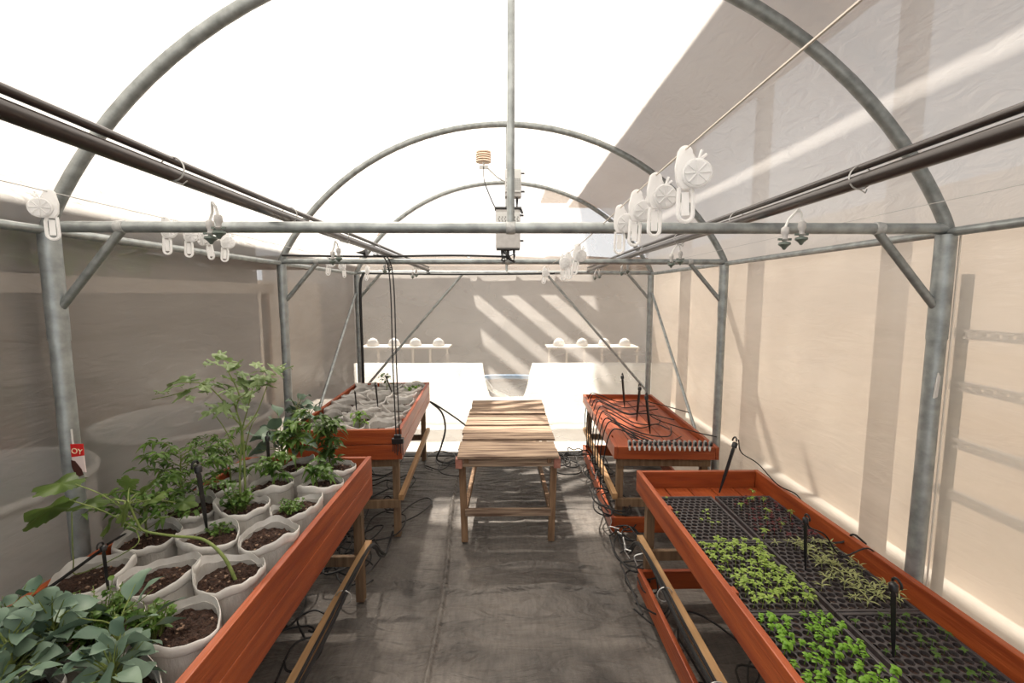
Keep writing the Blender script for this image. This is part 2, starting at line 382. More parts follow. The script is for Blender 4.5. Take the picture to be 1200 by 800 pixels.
# ------------------------------------------------------------------ overhead irrigation pipes
def run_pipe(x, zs, label, hl, s):
    r = empty('irrigation_pipe', (x, 1.54, 1.9)); tag(r, label, 'pipe')
    o = V((x, 1.54, 1.9)); P = [V((x, y, z))-o for y, z in zs]
    MB().tube(spline(P, 5), .0165, 14).build('main_pipe', 'pipe_black', r, True)
    for ty in (1.09, 1.66, 2.2, 2.75, 3.4, 4.0):
        z = zs[0][1]+(zs[-1][1]-zs[0][1])*(ty-zs[0][0])/(zs[-1][0]-zs[0][0])
        c = V((x+s*.004, ty, z+.004))-o; m = MB()
        m.tube(arc(c, .027, -2.6, 3.3, 16), .0018, 5); m.tube([c+V((.0, 0, -.026)), c+V((.018, .004, -.034)), c+V((.026, .01, -.024))], .0015, 5)
        m.build('wire_tie', 'wire', r, True)
    q = [V((x+s*.006, y, z+.029)) for y, z in zs]
    h = MB().tube(spline(q, 5), .0085, 10); tag(h.build('thin_hose', 'pipe_black', smooth=True), hl, 'hose')
run_pipe(-.765, [(-.9, 1.955), (.6, 1.933), (1.54, 1.920), (3.1, 1.912), (4.62, 1.892)], 'thick black irrigation pipe running overhead on the left', 'thin black hose tied above the left overhead pipe', 1)
run_pipe(.84, [(-.9, 1.935), (.6, 1.922), (1.54, 1.912), (3.1, 1.908), (4.62, 1.890)], 'thick black irrigation pipe running overhead on the right', 'thin black hose tied above the right overhead pipe', -1)

def fogger(loc, label):
    r = empty('fogger', loc); tag(r, label, 'sprinkler', 'foggers hanging from the overhead pipes')
    for dx, dy, dz in ((-.022, .02, -.012), (.014, 0, 0)):
        p = MB().tube([(0, 0, 0), (dx*.6, dy, -.012+dz), (dx, dy, -.035+dz)], .0035, 6).build('feed_tube', 'white_plastic', r, True)
        MB().lathe([(.004, 0), (.010, -.004), (.011, -.018), (.007, -.026), (.007, -.034), (.011, -.036), (.004, -.044)], (dx, dy, -.033+dz), 12).build('valve_body', 'grey_box', r, True)
        n = MB(); n.lathe([(.004, 0), (.016, -.003), (.017, -.009), (.008, -.016), (.003, -.024)], (dx, dy, -.076+dz), 12)
        n.box((dx, dy, -.070+dz), (.038, .006, .006)); n.build('nozzle', 'fogger_green', r, True)
    return r
for y in (1.29, 2.2, 3.15, 4.1):
    w = ('nearest', 'second', 'third', 'farthest')[[1.29, 2.2, 3.15, 4.1].index(y)]
    fogger((-.80, y, 1.902), '%s grey fogger hanging from the left overhead pipe' % w)
    fogger((.84, y+.03, 1.892), '%s grey fogger hanging from the right overhead pipe' % w)

# strings and the white clips that hang on them
SL = [V((-1.27, -.3, 1.95)), V((-1.255, 1.25, 1.932)), V((-1.25, 2.4, 1.925)), V((-1.25, 4.62, 1.90))]
SR = [V((.335, -.3, 1.935)), V((.33, .9, 1.912)), V((.325, 2.3, 1.86)), V((.32, 4.62, 1.87))]
tag(MB().tube(spline(SL, 8), .0014, 5).build('hanging_string', 'wire', smooth=True), 'thin wire string stretched high along the left wall', 'string')
tag(MB().tube(spline(SR, 8), .0018, 5).build('hanging_string', 'string', smooth=True), 'pale string stretched overhead right of the ridge, holding white clips', 'string')
tag(MB().tube([V((1.33, -.3, 1.93)), V((1.30, 1.5, 1.925)), V((1.28, 4.6, 1.90))], .0012, 5).build('hanging_string', 'wire', smooth=True), 'thin wire string stretched high along the right wall', 'string')
def make_clip():
    r = empty('plant_clip', (0, 0, 0))
    m = MB(); out = []
    for k in range(14):
        a = math.pi*k/13; out.append((.013*math.cos(a), -.010+.013*math.sin(a)))
    out += [(-.018, -.035), (-.016, -.062), (-.008, -.075), (.010, -.075), (.020, -.055), (.017, -.030)]
    m.prism(out, -.006, .006); m.build('clip_body', 'clip_white', r, bevel=.0015)
    m = MB(); c = (.018, -.010, -.050)
    m.lathe([(.004, -.004), (.022, -.004), (.022, .004), (.004, .004)], c, 22, rot=Matrix.Rotation(math.pi/2, 3, 'X'))
    m.tube([V(c)+V((math.cos(a)*.024, 0, math.sin(a)*.024)) for a in [2*math.pi*k/22 for k in range(23)]], .0034, 6)
    for k in range(4):
        d = V((math.cos(k*.785), 0, math.sin(k*.785)))*.022; m.tube([V(c)+V((0, -.005, 0))-d, V(c)+V((0, -.005, 0))+d], .0018, 5)
    m.build('clip_disc', 'clip_white', r)
    m = MB(); pts = [(-.012, -.072), (-.014, -.118)]+[(-.001+.013*math.cos(math.pi+math.pi*k/8), -.120+.013*math.sin(math.pi+math.pi*k/8)) for k in range(9)]+[(.013, -.085), (.008, -.072)]
    m.tube([V((x, 0, z)) for x, z in pts], .004, 6); m.prism([(-.007, -.08), (-.008, -.122), (.006, -.122), (.006, -.08)], -.001, .001)
    m.build('clip_jaw', 'clip_white', r, True)
    m = MB(); m.tube([(.012, 0, -.012), (.022, 0, -.026), (.030, 0, -.006)], .003, 6); m.tube([(.022, 0, -.026), (.038, 0, -.014)], .003, 6)
    m.build('clip_horn', 'clip_white', r, True)
    return r
def strz(S, y):
    for a, b in zip(S, S[1:]):
        if a.y <= y <= b.y:
            t = (y-a.y)/(b.y-a.y); return a+(b-a)*t
proto_clip = make_clip(); used = False
clips = [(SL, 1.31, -1, 'white plastic clip in front of the near left post'),
         (SL, 1.74, 1, 'first white clip right of the near left brace'), (SL, 1.86, 1, 'white clip second in the left wall row'),
         (SL, 1.97, -1, 'white clip third in the left wall row'), (SL, 2.10, 1, 'white clip last in the near left row'),
         (SL, 3.30, 1, 'far white clip beside the middle left post'), (SL, 3.6, -1, 'far white clip farther along the left wall'), (SL, 4.2, 1, 'farthest white clip by the left end wall'),
         (SR, .86, 1, 'largest white clip, topmost and rightmost of the right row'), (SR, 1.02, 1, 'second white clip below the largest one on the right string'),
         (SR, 1.16, 1, 'third white clip on the right string'), (SR, 1.32, 1, 'lowest white clip of the near right row'),
         (SR, 2.05, 1, 'small white clip, rightmost of the far cluster'), (SR, 2.35, -1, 'small white clip in the middle of the far cluster'),
         (SR, 2.60, 1, 'small white clip left in the far cluster'), (SR, 3.7, 1, 'tiny white clip farthest along the right string')]
for S, y, s, lab in clips:
    c = proto_clip if not used else copy_tree(proto_clip); used = True
    c.location = strz(S, y)+V((0, 0, .004)); c.scale = (s*1, 1, 1); c.rotation_euler = (R(-.08, .08), R(-.08, .08), R(-.5, .5) if y > 1.3 else R(-.15, .15))
    tag(c, lab, 'clip', 'white clips hanging on the strings')

# black water lines across the far hoops
tag(MB().tube(spline([(-1.46, 3.05, 1.905), (-.9, 3.06, 1.90), (-.35, 3.06, 1.907), (.02, 3.06, 1.90)], 6), .007, 8).build('water_hose', 'black_hose', smooth=True), 'black hose lying along the middle crossbar', 'hose')
tag(MB().tube(spline([(-1.40, 4.58, 1.86), (-.6, 4.6, 1.852), (.1, 4.6, 1.855), (.5, 4.6, 1.86)], 6), .010, 8).build('water_hose', 'black_hose', smooth=True), 'black hose along the far crossbar by the end wall', 'hose')
tag(MB().tube(spline([(-1.40, 4.58, 1.86), (-1.43, 4.56, 1.7), (-1.43, 4.56, 1.0), (-1.43, 4.56, .3), (-1.40, 4.55, .02)], 5), .014, 8).build('downpipe', 'black_hose', smooth=True), 'black water downpipe beside the far left post', 'pipe')
fn = MB(); fn.lathe([(.002, -.05), (.012, -.01), (.026, .015), (.026, .02)], (-.93, 3.06, 1.925), 12, rot=Matrix.Rotation(math.pi/2, 3, 'Y'))
tag(fn.build('hose_funnel', 'black_plastic', smooth=True), 'small black cone fitting on the middle crossbar', 'fitting')
for i, dx in enumerate((.035, .058)):
    m = MB().tube(spline([(-.90+dx, 3.055, 1.91), (-.82+dx, 3.05, 1.88), (-.79+dx, 3.04, 1.7), (-.765+dx, 2.95, 1.2), (-.73+dx, 2.845, .72)], 6), .0042, 8)
    tag(m.build('hanging_tube', 'black_hose', smooth=True), ('left' if i == 0 else 'right')+' one of two black tubes hanging to the far left bed', 'hose', 'pair of hanging black tubes')
r = empty('hose_manifold', (-.685, 2.845, .66)); tag(r, 'black comb shaped manifold hanging on the far left bed', 'manifold')
m = MB(); m.box((0, 0, .06), (.075, .03, .035)); m.box((0, 0, .085), (.045, .025, .03)); m.build('manifold_body', 'black_plastic', r, bevel=.003)
for k in range(6): MB().tube([(-.03+k*.012, 0, .045), (-.032+k*.0125, -.004, -.01-.012*(k % 3))], .003, 6).build('outlet_tube', 'black_plastic', r, True)

# ------------------------------------------------------------------ control boxes and sensor on the middle hoop
def control_box(loc, w, h, label, up):
    r = empty('control_box', loc); tag(r, label, 'control box')
    MB().box((0, 0, h/2), (w, .075, h)).build('housing', 'grey_box', r, bevel=.006)
    c = MB().box((0, -.043, h*.70 if up else h*.55), (w*.96, .014, h*.42 if up else h*.8)).build('cover', 'light_box', r, bevel=.003)
    d = MB()
    for i in range(7):
        for j in range(6 if up else 7):
            d.box((-w*.38+w*.76*i/6+(j % 2)*.004, -.0512, (h*.54 if up else h*.25)+(h*.30 if up else h*.36)*j/6), (.006, .002, .006))
    d.build('vent_hole', 'dark_grey', c); d_ = COL.objects[-1]
    for k in range(3): MB().lathe([(.008, 0), (.008, -.02), (.005, -.045), (.004, -.06)], (w*(-.25+.25*k), 0, 0), 10).build('cable_gland', 'black_plastic', r, True)
    for z in (h*.2, h*.85): MB().tube([(w/2, -.02, z), (w/2+.022, -.02, z)], .006, 8).build('hinge', 'dark_grey', r, True)
    return r
control_box((.055, 3.04, 2.275), .105, .175, 'small grey perforated control box mounted high beside the ridge post', False)
cb2 = control_box((.022, 3.00, 1.945), .155, .245, 'larger grey control box just above the middle crossbar', True)
m = MB(); m.box((0, 0, .252), (.17, .09, .012)); m.tube([(.08, -.02, .25), (.092, -.03, .22)], .008, 8); m.build('top_bracket', 'dark_grey', cb2, bevel=.002)
MB().box((0, -.0, -.004), (.15, .07, .008)).build('bottom_strip', 'dark_grey', cb2, bevel=.002)
r = empty('weather_sensor', (-.135, 3.05, 2.50)); tag(r, 'round stacked plate weather sensor left of the ridge post', 'sensor')
m = MB()
for k in range(5): m.lathe([(.012, k*.014), (.050-.003*(k == 4), k*.014+.001), (.048, k*.014+.009), (.012, k*.014+.012)], (0, 0, 0), 22)
m.build('plate_stack', 'ivory_plastic', r, True)
MB().tube([(0, 0, -.035), (0, 0, .03)], .007, 8).build('stem', 'white_plastic', r, True)
m = MB(); m.box((0, 0, -.03), (.06, .02, .018)); m.tube([(.02, 0, -.03), (.09, .02, -.09), (.155, .045, -.12)], .006, 8); m.build('arm', 'light_box', r)
MB().tube(spline([(0, -.01, -.03), (.005, -.015, -.12), (.05, -.02, -.24), (.085, -.03, -.31)], 6), .0035, 6).build('sensor_cable', 'dark_grey', r, True)
for k in range(3):
    c = V((.02, 2.99, 1.905)); pts = [c+V((R(-.05, .05), R(-.02, .01), R(-.05, .04))) for _ in range(7)]
    tag(MB().tube(spline(pts, 5), .003, 5).build('loose_cable', 'black_hose', smooth=True), 'tangled thin black cable under the lower control box', 'cable', 'cables under the lower control box')

# ------------------------------------------------------------------ raised beds
def bed(loc, rz, w, L, ztop, depth, label, planks=1, floor_z=None, shelf=True, aisle=1, legs=None, shelf_z=.165, rail=True, cat='raised bed'):
    """loc = centre on the floor; aisle = side (+1/-1 in local x) facing the path"""
    r = empty('raised_bed', loc, rz); tag(r, label, cat, 'red stained wooden beds on legs')
    th = .024; zb = ztop-depth; n = planks
    for s in (-1, 1):
        for k in range(n):
            h = depth/n
            MB().bx(s*w/2-th/2, s*w/2+th/2, -L/2, L/2, zb+k*h+(.002 if k else 0), zb+(k+1)*h).build('side_board', 'redwood_y', r, bevel=.003)
        for k in range(n):
            h = depth/n
            MB().bx(-w/2+th/2+.001, w/2-th/2-.001, s*L/2-th/2-.001*k-(.012 if s > 0 else -.012), s*L/2+th/2-.001*k-(.012 if s > 0 else -.012), zb+k*h+(.002 if k else 0), zb+(k+1)*h-.001).build('end_board', 'redwood_x', r, bevel=.003)
    fz = zb+.02 if floor_z is None else floor_z
    fl = MB(); npk = 5
    for k in range(npk):
        x0 = -w/2+th/2+.002+k*(w-th)/npk; fl.bx(x0, x0+(w-th)/npk-.006, -L/2+.03, L/2-.03, fz-.016, fz)
    fl.build('bed_floor', 'redwood_y', r, bevel=.002)
    ly = legs or (-L/2+.10, L/2-.07)
    for y in ly:
        for s in (-1, 1):
            lx = s*(w/2-.035-.012)
            MB().bx(lx-.022, lx+.022, y-.022, y+.022, 0, zb-.001).build('leg', 'leg_wood', r, bevel=.002)
        MB().bx(-w/2+.02, w/2-.02, y-.05, y-.024, .22, .275).build('cross_bar', 'leg_wood', r, bevel=.002)
        MB().bx(-w/2+.02, w/2-.02, y-.05, y-.024, zb-.065, zb-.003).build('bearer', 'leg_wood', r, bevel=.002)
    if rail:
        x = aisle*(w/2-.005)
        MB().bx(x-.017, x+.017, -L/2+.02, L/2-.04, .285, .325).build('lower_rail', 'rail_wood', r, bevel=.003)
    if shelf:
        for s in (-1, 1): MB().bx(s*(w/2+.01)-.011, s*(w/2+.01)+.011, -L/2, L/2-.10, .06, shelf_z).build('shelf_board', 'redwood_y', r, bevel=.003)
        for y in (-L/2+.02, L/2-.115): MB().bx(-w/2, w/2, y-.012, y+.012, .06, shelf_z-.002).build('shelf_board', 'redwood_x', r, bevel=.003)
    for y in [-L*.3, 0, L*.3]:
        MB().bx(aisle*(w/2-th/2-.001)-(.026 if aisle > 0 else 0), aisle*(w/2-th/2-.001)+(.026 if aisle < 0 else 0), y-.018, y+.018, zb, ztop-.02).build('cleat', 'redwood_x', r, bevel=.002)
    return r
LF = bed((-1.062, 1.33, 0), 0, .655, 2.14, .78, .215, 'near left red stained bed full of white grow bags', planks=2, shelf=False, aisle=1)
LR = bed((-1.075, 3.68, 0), .05, .70, 1.60, .78, .205, 'far left red stained bed of crumpled white grow bags', planks=2, shelf=False, aisle=1)
RF = bed((1.07, 1.43, 0), 0, .655, 2.00, .68, .115, 'near right orange red bed holding black seedling trays', planks=1, floor_z=.588, aisle=-1)
RR = bed((1.095, 3.68, 0), -.042, .66, 1.60, .655, .085, 'far right red bench with black tubes laid over it', planks=1, floor_z=.618, aisle=-1)

# ------------------------------------------------------------------ slatted wooden table
def table():
    r = empty('slatted_table', (.02, 3.64, 0)); tag(r, 'weathered slatted wooden table standing in the middle of the path', 'table')
    L, w, H = 1.60, .67, .61; y = -L/2; k = 0
    ws = [.150, .165, .150, .185, .12, .17, .155, .16, .17]; tot = sum(ws)+.034*8; f = L/tot
    for q in ws:
        d = q*f; m = MB(); a = R(-.008, .008); e = R(-.012, .012)
        x0, x1 = -w/2+R(-.012, .008), w/2+R(-.008, .012); z = R(-.006, .005)
        n = 10; vs = []
        for i in range(n+1):
            x = x0+(x1-x0)*i/n; j1 = R(-.003, .003); j2 = R(-.003, .003)
            vs += [(x, y+j1+a*i/n, H-.018+z), (x, y+d+j2+e*i/n, H-.018+z), (x, y+d+j2+e*i/n, H+z), (x, y+j1+a*i/n, H+z)]
        fs = [(0, 1, 2, 3), (n*4+3, n*4+2, n*4+1, n*4)]+[(i*4+j, i*4+4+j, i*4+4+(j+1) % 4, i*4+(j+1) % 4) for i in range(n) for j in range(4)]
        m.add(vs, fs); m.build('slat', 'grey_wood_x', r, bevel=.002); y += d+.034*f
    for s in (-1, 1):
        yy = s*(L/2-.045)
        MB().bx(-w/2+.03, w/2-.03, yy-.012, yy+.012, H-.078, H-.026).build('apron', 'grey_wood_x', r, bevel=.002)
        MB().bx(s*(w/2-.065)-.015, s*(w/2-.065)+.015, -L/2+.02, L/2-.02, H-.05, H-.0215).build('bearer', 'grey_wood_z', r, bevel=.002)
        MB().bx(-w/2+.05, w/2-.05, s*(L/2-.06)-.012, s*(L/2-.06)+.012, .185, .235).build('stretcher', 'grey_wood_x', r, bevel=.002)
        MB().beam((s*(w/2-.05), -L/2+.06, .21), (s*(w/2-.07), L/2-.06, .21), .028, .04).build('stretcher', 'grey_wood_z', r, bevel=.002)
        for e in (-1, 1):
            MB().beam((s*(w/2-.045), e*(L/2-.08), .0), (s*(w/2-.030), e*(L/2-.08), H-.02), .042, .042).build('leg', 'grey_wood_z', r, bevel=.002)
            MB().bx(s*(w/2-.015)-.022, s*(w/2-.015)+.022, e*(L/2-.045)-.03, e*(L/2-.045)+.03, H-.085, H-.02).build('corner_block', 'pink_wood', r, bevel=.003)
    return r
table()

# ------------------------------------------------------------------ grow bags
def bag_mesh(seed, r0=.098, h=.215, crumple=.012, squash=.92, soil_drop=.022, slit=False):
    random.seed(seed); root = empty('grow_bag', (0, 0, 0)); ph = [R(0, 6) for _ in range(6)]; sq = squash
    def wob(r, z, a, j):
        k = z/h
        n = math.sin(2*a+ph[0])*.075+math.sin(3*a+ph[1])*.045+math.sin(5*a+ph[2])*.018*(.4+k)+math.sin(9*a+ph[3])*.006
        rr = r*(1+n*.7+crumple*3*noise.noise(V((math.cos(a)*1.3, math.sin(a)*1.3, z*9+seed))))
        zz = z+(math.sin(a+ph[4])*.012+math.sin(2*a+ph[5])*.011+math.sin(3*a+ph[2])*.004+noise.noise(V((math.cos(a)*3, math.sin(a)*3, seed*3.1)))*crumple)*max(0, k-.5)*2
        return rr, zz
    S = 48
    prof = [(r0*.80, .002), (r0*.93, .03), (r0*1.0, .09), (r0*1.02, .15), (r0*.99, h-.03)]
    MB().lathe([(.001, .001)]+prof+[(r0*1.0, h-.022), (r0*.94, h-.020), (r0*.93, h-.07)], seg=S, wob=wob, cap=False).build('bag_body', 'bag', root, True)
    cuff = [(r0*.995, h-.028), (r0*1.025, h-.024), (r0*1.03, h-.008), (r0*1.015, h), (r0*.998, h+.001), (r0*.985, h-.006), (r0*.935, h-.05)]
    MB().lathe(cuff, seg=S, wob=wob, cap=False).build('cuff', 'bag_cuff', root, True)
    m = MB(); n = 9; vs = []; rings = [(r0*.95*i/n) for i in range(1, n+1)]
    zc = h-soil_drop-.012
    vs = [V((0, 0, zc+.008))]
    for i, rr in enumerate(rings):
        for k in range(S):
            a = 2*math.pi*k/S; r2, _ = wob(rr, h*.8, a, 0); e = max(0, (rr/(r0*.95))-.8)*5
            vs.append(V((r2*math.cos(a), r2*math.sin(a), zc+.012*noise.noise(V((rr*60*math.cos(a), rr*60*math.sin(a), seed)))+.004*R(-1, 1)-.004*e)))
    fs = [(0, 1+k, 1+(k+1) % S) for k in range(S)]+[(1+i*S+k, 1+(i+1)*S+k, 1+(i+1)*S+(k+1) % S, 1+i*S+(k+1) % S) for i in range(n-1) for k in range(S)]
    m.add(vs, fs); sl = m.build('soil', 'soil', root, False)
    c = MB()
    for _ in range(14):
        a, q = R(0, 6.3), R(0, r0*.8); c.box((q*math.cos(a), q*math.sin(a), zc+.010), (R(.003, .009), R(.003, .006), R(.002, .005)), Matrix.Rotation(R(0, 3), 3, 'Z'))
    c.build('crumb', 'crumb', sl)['kind'] = 'stuff'
    return root
protos = [bag_mesh(s, squash=q) for s, q in ((3, .9), (5, .95), (8, .88), (13, .92))]
pu = [False]*4
random.seed(5)
rows = [.46, .68, .90, 1.125, 1.345, 1.57, 1.79, 2.01, 2.23]; cols = [-1.275, -1.062, -.850]
cn = ['wall side', 'middle', 'aisle side']
BAG = {}
def place_bag(P, pu, i, loc, rz, label, group, sc_=1):
    b = protos_use = P[i] if not pu[i] else copy_tree(P[i]); pu[i] = True
    b.location = loc; b.rotation_euler = (R(-.03, .03), R(-.03, .03), rz); b.scale = (sc_, sc_, 1)
    tag(b, label, 'grow bag', group); return b

for j, y in enumerate(rows):
    for i, x in enumerate(cols):
        if j < 2 and i < 2 and j == 0 and i == 0: pass
        what = 'bare soil' if (j in (4, 5) or (j == 3 and i == 1)) else 'plants on top'
        BAG[(j, i)] = (x+R(-.006, .006), y+R(-.008, .008))
        place_bag(protos, pu, (i+j*2+(j//2)) % 4, (BAG[(j, i)][0], BAG[(j, i)][1], .587), R(0, 6), 'white grow bag, %s row, %s, %s, near left bed' % (ordn[j], cn[i], what), 'white grow bags in the near left bed')
pr2 = [bag_mesh(s, r0=.102, h=.185, crumple=.014, soil_drop=.040) for s in (21, 34, 47)]; pu2 = [False]*3
random.seed(6)
rot = Matrix.Rotation(.05, 3, 'Z')
for j in range(7):
    for i in range(3):
        p = rot @ V((-.222+.222*i, -.68+.226*j, 0))+V((-1.075, 3.68, .597))
        place_bag(pr2, pu2, (i+j) % 3, p, R(0, 6), 'crumpled white grow bag, %s row, %s, far left bed' % (ordn[j], cn[i]), 'crumpled grow bags in the far left bed', 1.0)

# ------------------------------------------------------------------ plants
def plant_root(name, loc, label, cat='plant', group=None): return tag(empty(name, loc), label, cat, group)
def kale(loc, seed, label, n=9, L=.15, W=.075, H=.1, mt='leaf_kale', lean=(0, 0)):
    random.seed(seed); r = plant_root('kale_plant', loc, label, group='blue green leafy plants in the beds'); st = MB(); lf = MB()
    st.tube([(0, 0, -.02), (lean[0]*.4, lean[1]*.4, H*.5), (lean[0]*.8, lean[1]*.8, H)], [.007, .006, .004], 7)
    for k in range(n):
        a = 2.4*k+R(-.3, .3); t = .25+.75*k/n; b = V((lean[0]*t*.8, lean[1]*t*.8, H*t)); el = R(.1, 1.0)+.3*(k/n)
        d = V((math.cos(a)*math.cos(el), math.sin(a)*math.cos(el), math.sin(el))); s = R(.7, 1.25); pl = L*R(.5, 1.5)
        e = b+d*pl; st.tube([b, b+d*pl*.5+V((0, 0, .004)), e, e+d*L*.3], [.0018, .0016, .0013, .0006], 5)
        d2 = (d+V((R(-.7, .7), R(-.7, .7), R(-.7, .1)))).normalized()
        lf.leaf(e-d*.01, d2, L*s, W*s*R(.85, 1.2), droop=R(.1, .5), fold=R(.1, .35), shape='oval', n=7, roll=R(-1.1, 1.1), wavy=.07)
    st.build('stem', 'stem_green', r, True); lf.build('foliage', mt, r, True); return r
def herb(loc, seed, label, n=26, H=.1, sp=.06, L=.03, W=.02, mt='leaf_bright', name='herb_plant', shape='oval', group=None, per=5):
    random.seed(seed); r = plant_root(name, loc, label, group=group); st = MB(); lf = MB()
    for k in range(n):
        a = R(0, 6.3); q = sp*math.sqrt(R(0, 1)); h = H*R(.55, 1)
        top = V((q*math.cos(a), q*math.sin(a), h)); b = V((q*.25*math.cos(a), q*.25*math.sin(a), -.01))
        st.tube([b, (b+top)/2+V((0, 0, h*.1)), top], .0013, 4)
        for i in range(per):
            t = R(.5, 1); p = b+(top-b)*t; a2 = R(0, 6.3); el = R(-.1, .7)
            lf.leaf(p, (math.cos(a2), math.sin(a2), el), L*R(.6, 1.15), W*R(.7, 1.15), droop=R(.1, .5), fold=.25, shape=shape, n=4, roll=R(-.6, .6))
    st.build('stem', 'stem_green', r, True); lf.build('foliage', mt, r, True); return r
def shrubby(loc, seed, label, H=.3, nb=9, spread=.14, L=.05, W=.018, mt='leaf_mid', lpb=16, name='chilli_plant', bare=.35, stem=.004, group=None, droop=.5):
    random.seed(seed); r = plant_root(name, loc, label, group=group); st = MB(); lf = MB()
    tr = [V((0, 0, -.02)), V((R(-.01, .01), R(-.01, .01), H*.4)), V((R(-.02, .02), R(-.02, .02), H*.85))]; st.tube(spline(tr, 4), [stem*(1-.06*i) for i in range(9)], 6)
    for k in range(nb):
        t = bare+(1-bare)*k/nb; b = V((0, 0, H*t*.9)); a = 2.4*k+R(-.4, .4)
        tip = b+V((math.cos(a)*spread*R(.6, 1.1), math.sin(a)*spread*R(.6, 1.1), H*R(.08, .28))); mid = (b+tip)/2+V((0, 0, .02))
        P = spline([b, mid, tip], 4); st.tube(P, stem*.4, 5)
        for i in range(lpb):
            p = P[int(R(2, len(P)-.01))]; a2 = R(0, 6.3)
            lf.leaf(p+V((R(-.01, .01), R(-.01, .01), R(-.005, .01))), (math.cos(a2), math.sin(a2), R(-.4, .5)), L*R(.6, 1.15), W*R(.7, 1.2), droop=droop*R(.5, 1.3), fold=.3, shape='lance', n=5, roll=R(-.5, .5))
    st.build('stem', 'stem_green', r, True); lf.build('foliage', mt, r, True); return r
SZ = .775
def bz(j, i, dz=0): x, y = BAG[(j, i)]; return V((x, y, SZ-.012+dz))
# near corner: kale over the first rows
kl = [('blue green kale, second row of bags, wall side', 1, 0), ('blue green kale, second row of bags, middle', 1, 1), ('blue green kale, second row of bags, aisle side', 1, 2),
      ('blue green kale, third row of bags, wall side', 2, 0), ('blue green kale, third row of bags, middle', 2, 1), ('blue green kale, third row of bags, aisle side', 2, 2)]
for k, (lab, j, i) in enumerate(kl):
    kale(bz(j, i)+V((0, .02, 0)), 40+k, lab, n=44, L=.058, W=.040, H=.15 if i < 2 else .09)
for k, (x, y, lab) in enumerate(((-1.36, 1.03, 'against the wall side board'), (-1.17, 1.02, 'left of the parsley'), (-1.25, .80, 'crowding the near left corner'), (-.98, .80, 'in the middle near the viewer'), (-1.33, .62, 'low at the left picture edge'), (-1.05, 1.0, 'just below the parsley clump'))):
    kale(V((x, y, SZ-.01)), 60+k, 'leafy blue green kale '+lab, n=40, L=.058, W=.040, H=.13)
kale(bz(3, 2)+V((-.08, -.10, 0)), 71, 'slender kale with long pale stalks beside the aisle board', n=9, L=.09, W=.04, H=.12)
herb(bz(3, 0)+V((.02, -.02, -.01)), 81, 'frilly bright green parsley in front of the bag by the left wall', n=70, H=.085, sp=.095, L=.022, W=.016, mt='leaf_bright', name='parsley_plant', group='parsley plants')
herb(bz(3, 1)+V((-.09, -.06, -.01)), 84, 'small bright green parsley tuft left of the middle bag', n=60, H=.09, sp=.07, L=.022, W=.016, mt='leaf_bright', name='parsley_plant', group='parsley plants')
herb(bz(3, 1)+V((.03, -.03, .0)), 82, 'bright green parsley clump between the middle and aisle bags', n=80, H=.13, sp=.08, L=.022, W=.015, mt='leaf_mid', name='parsley_plant', group='parsley plants')
herb(bz(3, 2)+V((-.06, -.02, 0)), 83, 'parsley clump growing in the aisle side bag of the fourth row', n=46, H=.10, sp=.05, L=.022, W=.016, mt='leaf_mid', name='parsley_plant', group='parsley plants')
# sprawling vine with broad lobed leaves
def vine():
    b = at(277, 668, 1.345); o = V((b.x, b.y, SZ-.02)); r = plant_root('squash_vine', o, 'sprawling vine with broad lobed leaves leaning to the left wall', 'plant')
    st = MB(); lf = MB()
    P = spline([o, at(262, 652, 1.35), at(238, 632, 1.36), at(205, 628, 1.38), at(170, 622, 1.38), at(160, 610, 1.38), at(150, 590, 1.37), at(135, 585, 1.36)], 6)
    P = [p-o for p in P]; st.tube(P, [.0055-.003*i/len(P) for i in range(len(P))], 8)
    random.seed(9)
    # (leaf centre px, depth, length, width, direction angle in the view plane)
    for (sx, sy, cx, cy, Y, L, W, dx, dz, tl) in (
        (150, 600, 72, 566, 1.30, .125, .125, -1, .12, 1.0), (165, 622, 62, 594, 1.25, .135, .11, -1, -.55, .9), (140, 590, 112, 588, 1.40, .13, .09, -1, .1, .9),
        (150, 592, 145, 598, 1.3, .07, .06, -.3, -.9, .9), (150, 590, 178, 585, 1.45, .09, .07, .8, .4, .8), (150, 590, 150, 565, 1.5, .08, .07, .1, .9, .9),
        (150, 590, 172, 570, 1.42, .08, .07, .5, .7, .7), (160, 610, 128, 612, 1.33, .075, .07, -.5, -.8, .8), (165, 615, 188, 605, 1.45, .06, .05, .8, .3, .8), (150, 590, 215, 588, 1.55, .09, .07, 1, .1, .7)):
        a = at(sx, sy, 1.37)-o; e = at(cx, cy, Y)-o; d = V((dx, R(-.3, .2), dz)).normalized(); s = e-d*L*.3
        st.tube(spline([a, (a+s)/2+V((0, 0, .012)), s], 4), .0018, 5); lf.palm(s, d, L, W, droop=.2, lobes=5, depth=.28, tilt=tl*R(-1, 1)*.8)
    st.tube(spline([at(160, 620, 1.38)-o, at(158, 640, 1.34)-o, at(93, 672, 1.30)-o, at(86, 655, 1.29)-o, at(84, 600, 1.29)-o], 6), .0016, 5)
    st.build('stem', 'stem_green', r, True); lf.build('foliage', 'leaf_lobed', r, True)
vine()
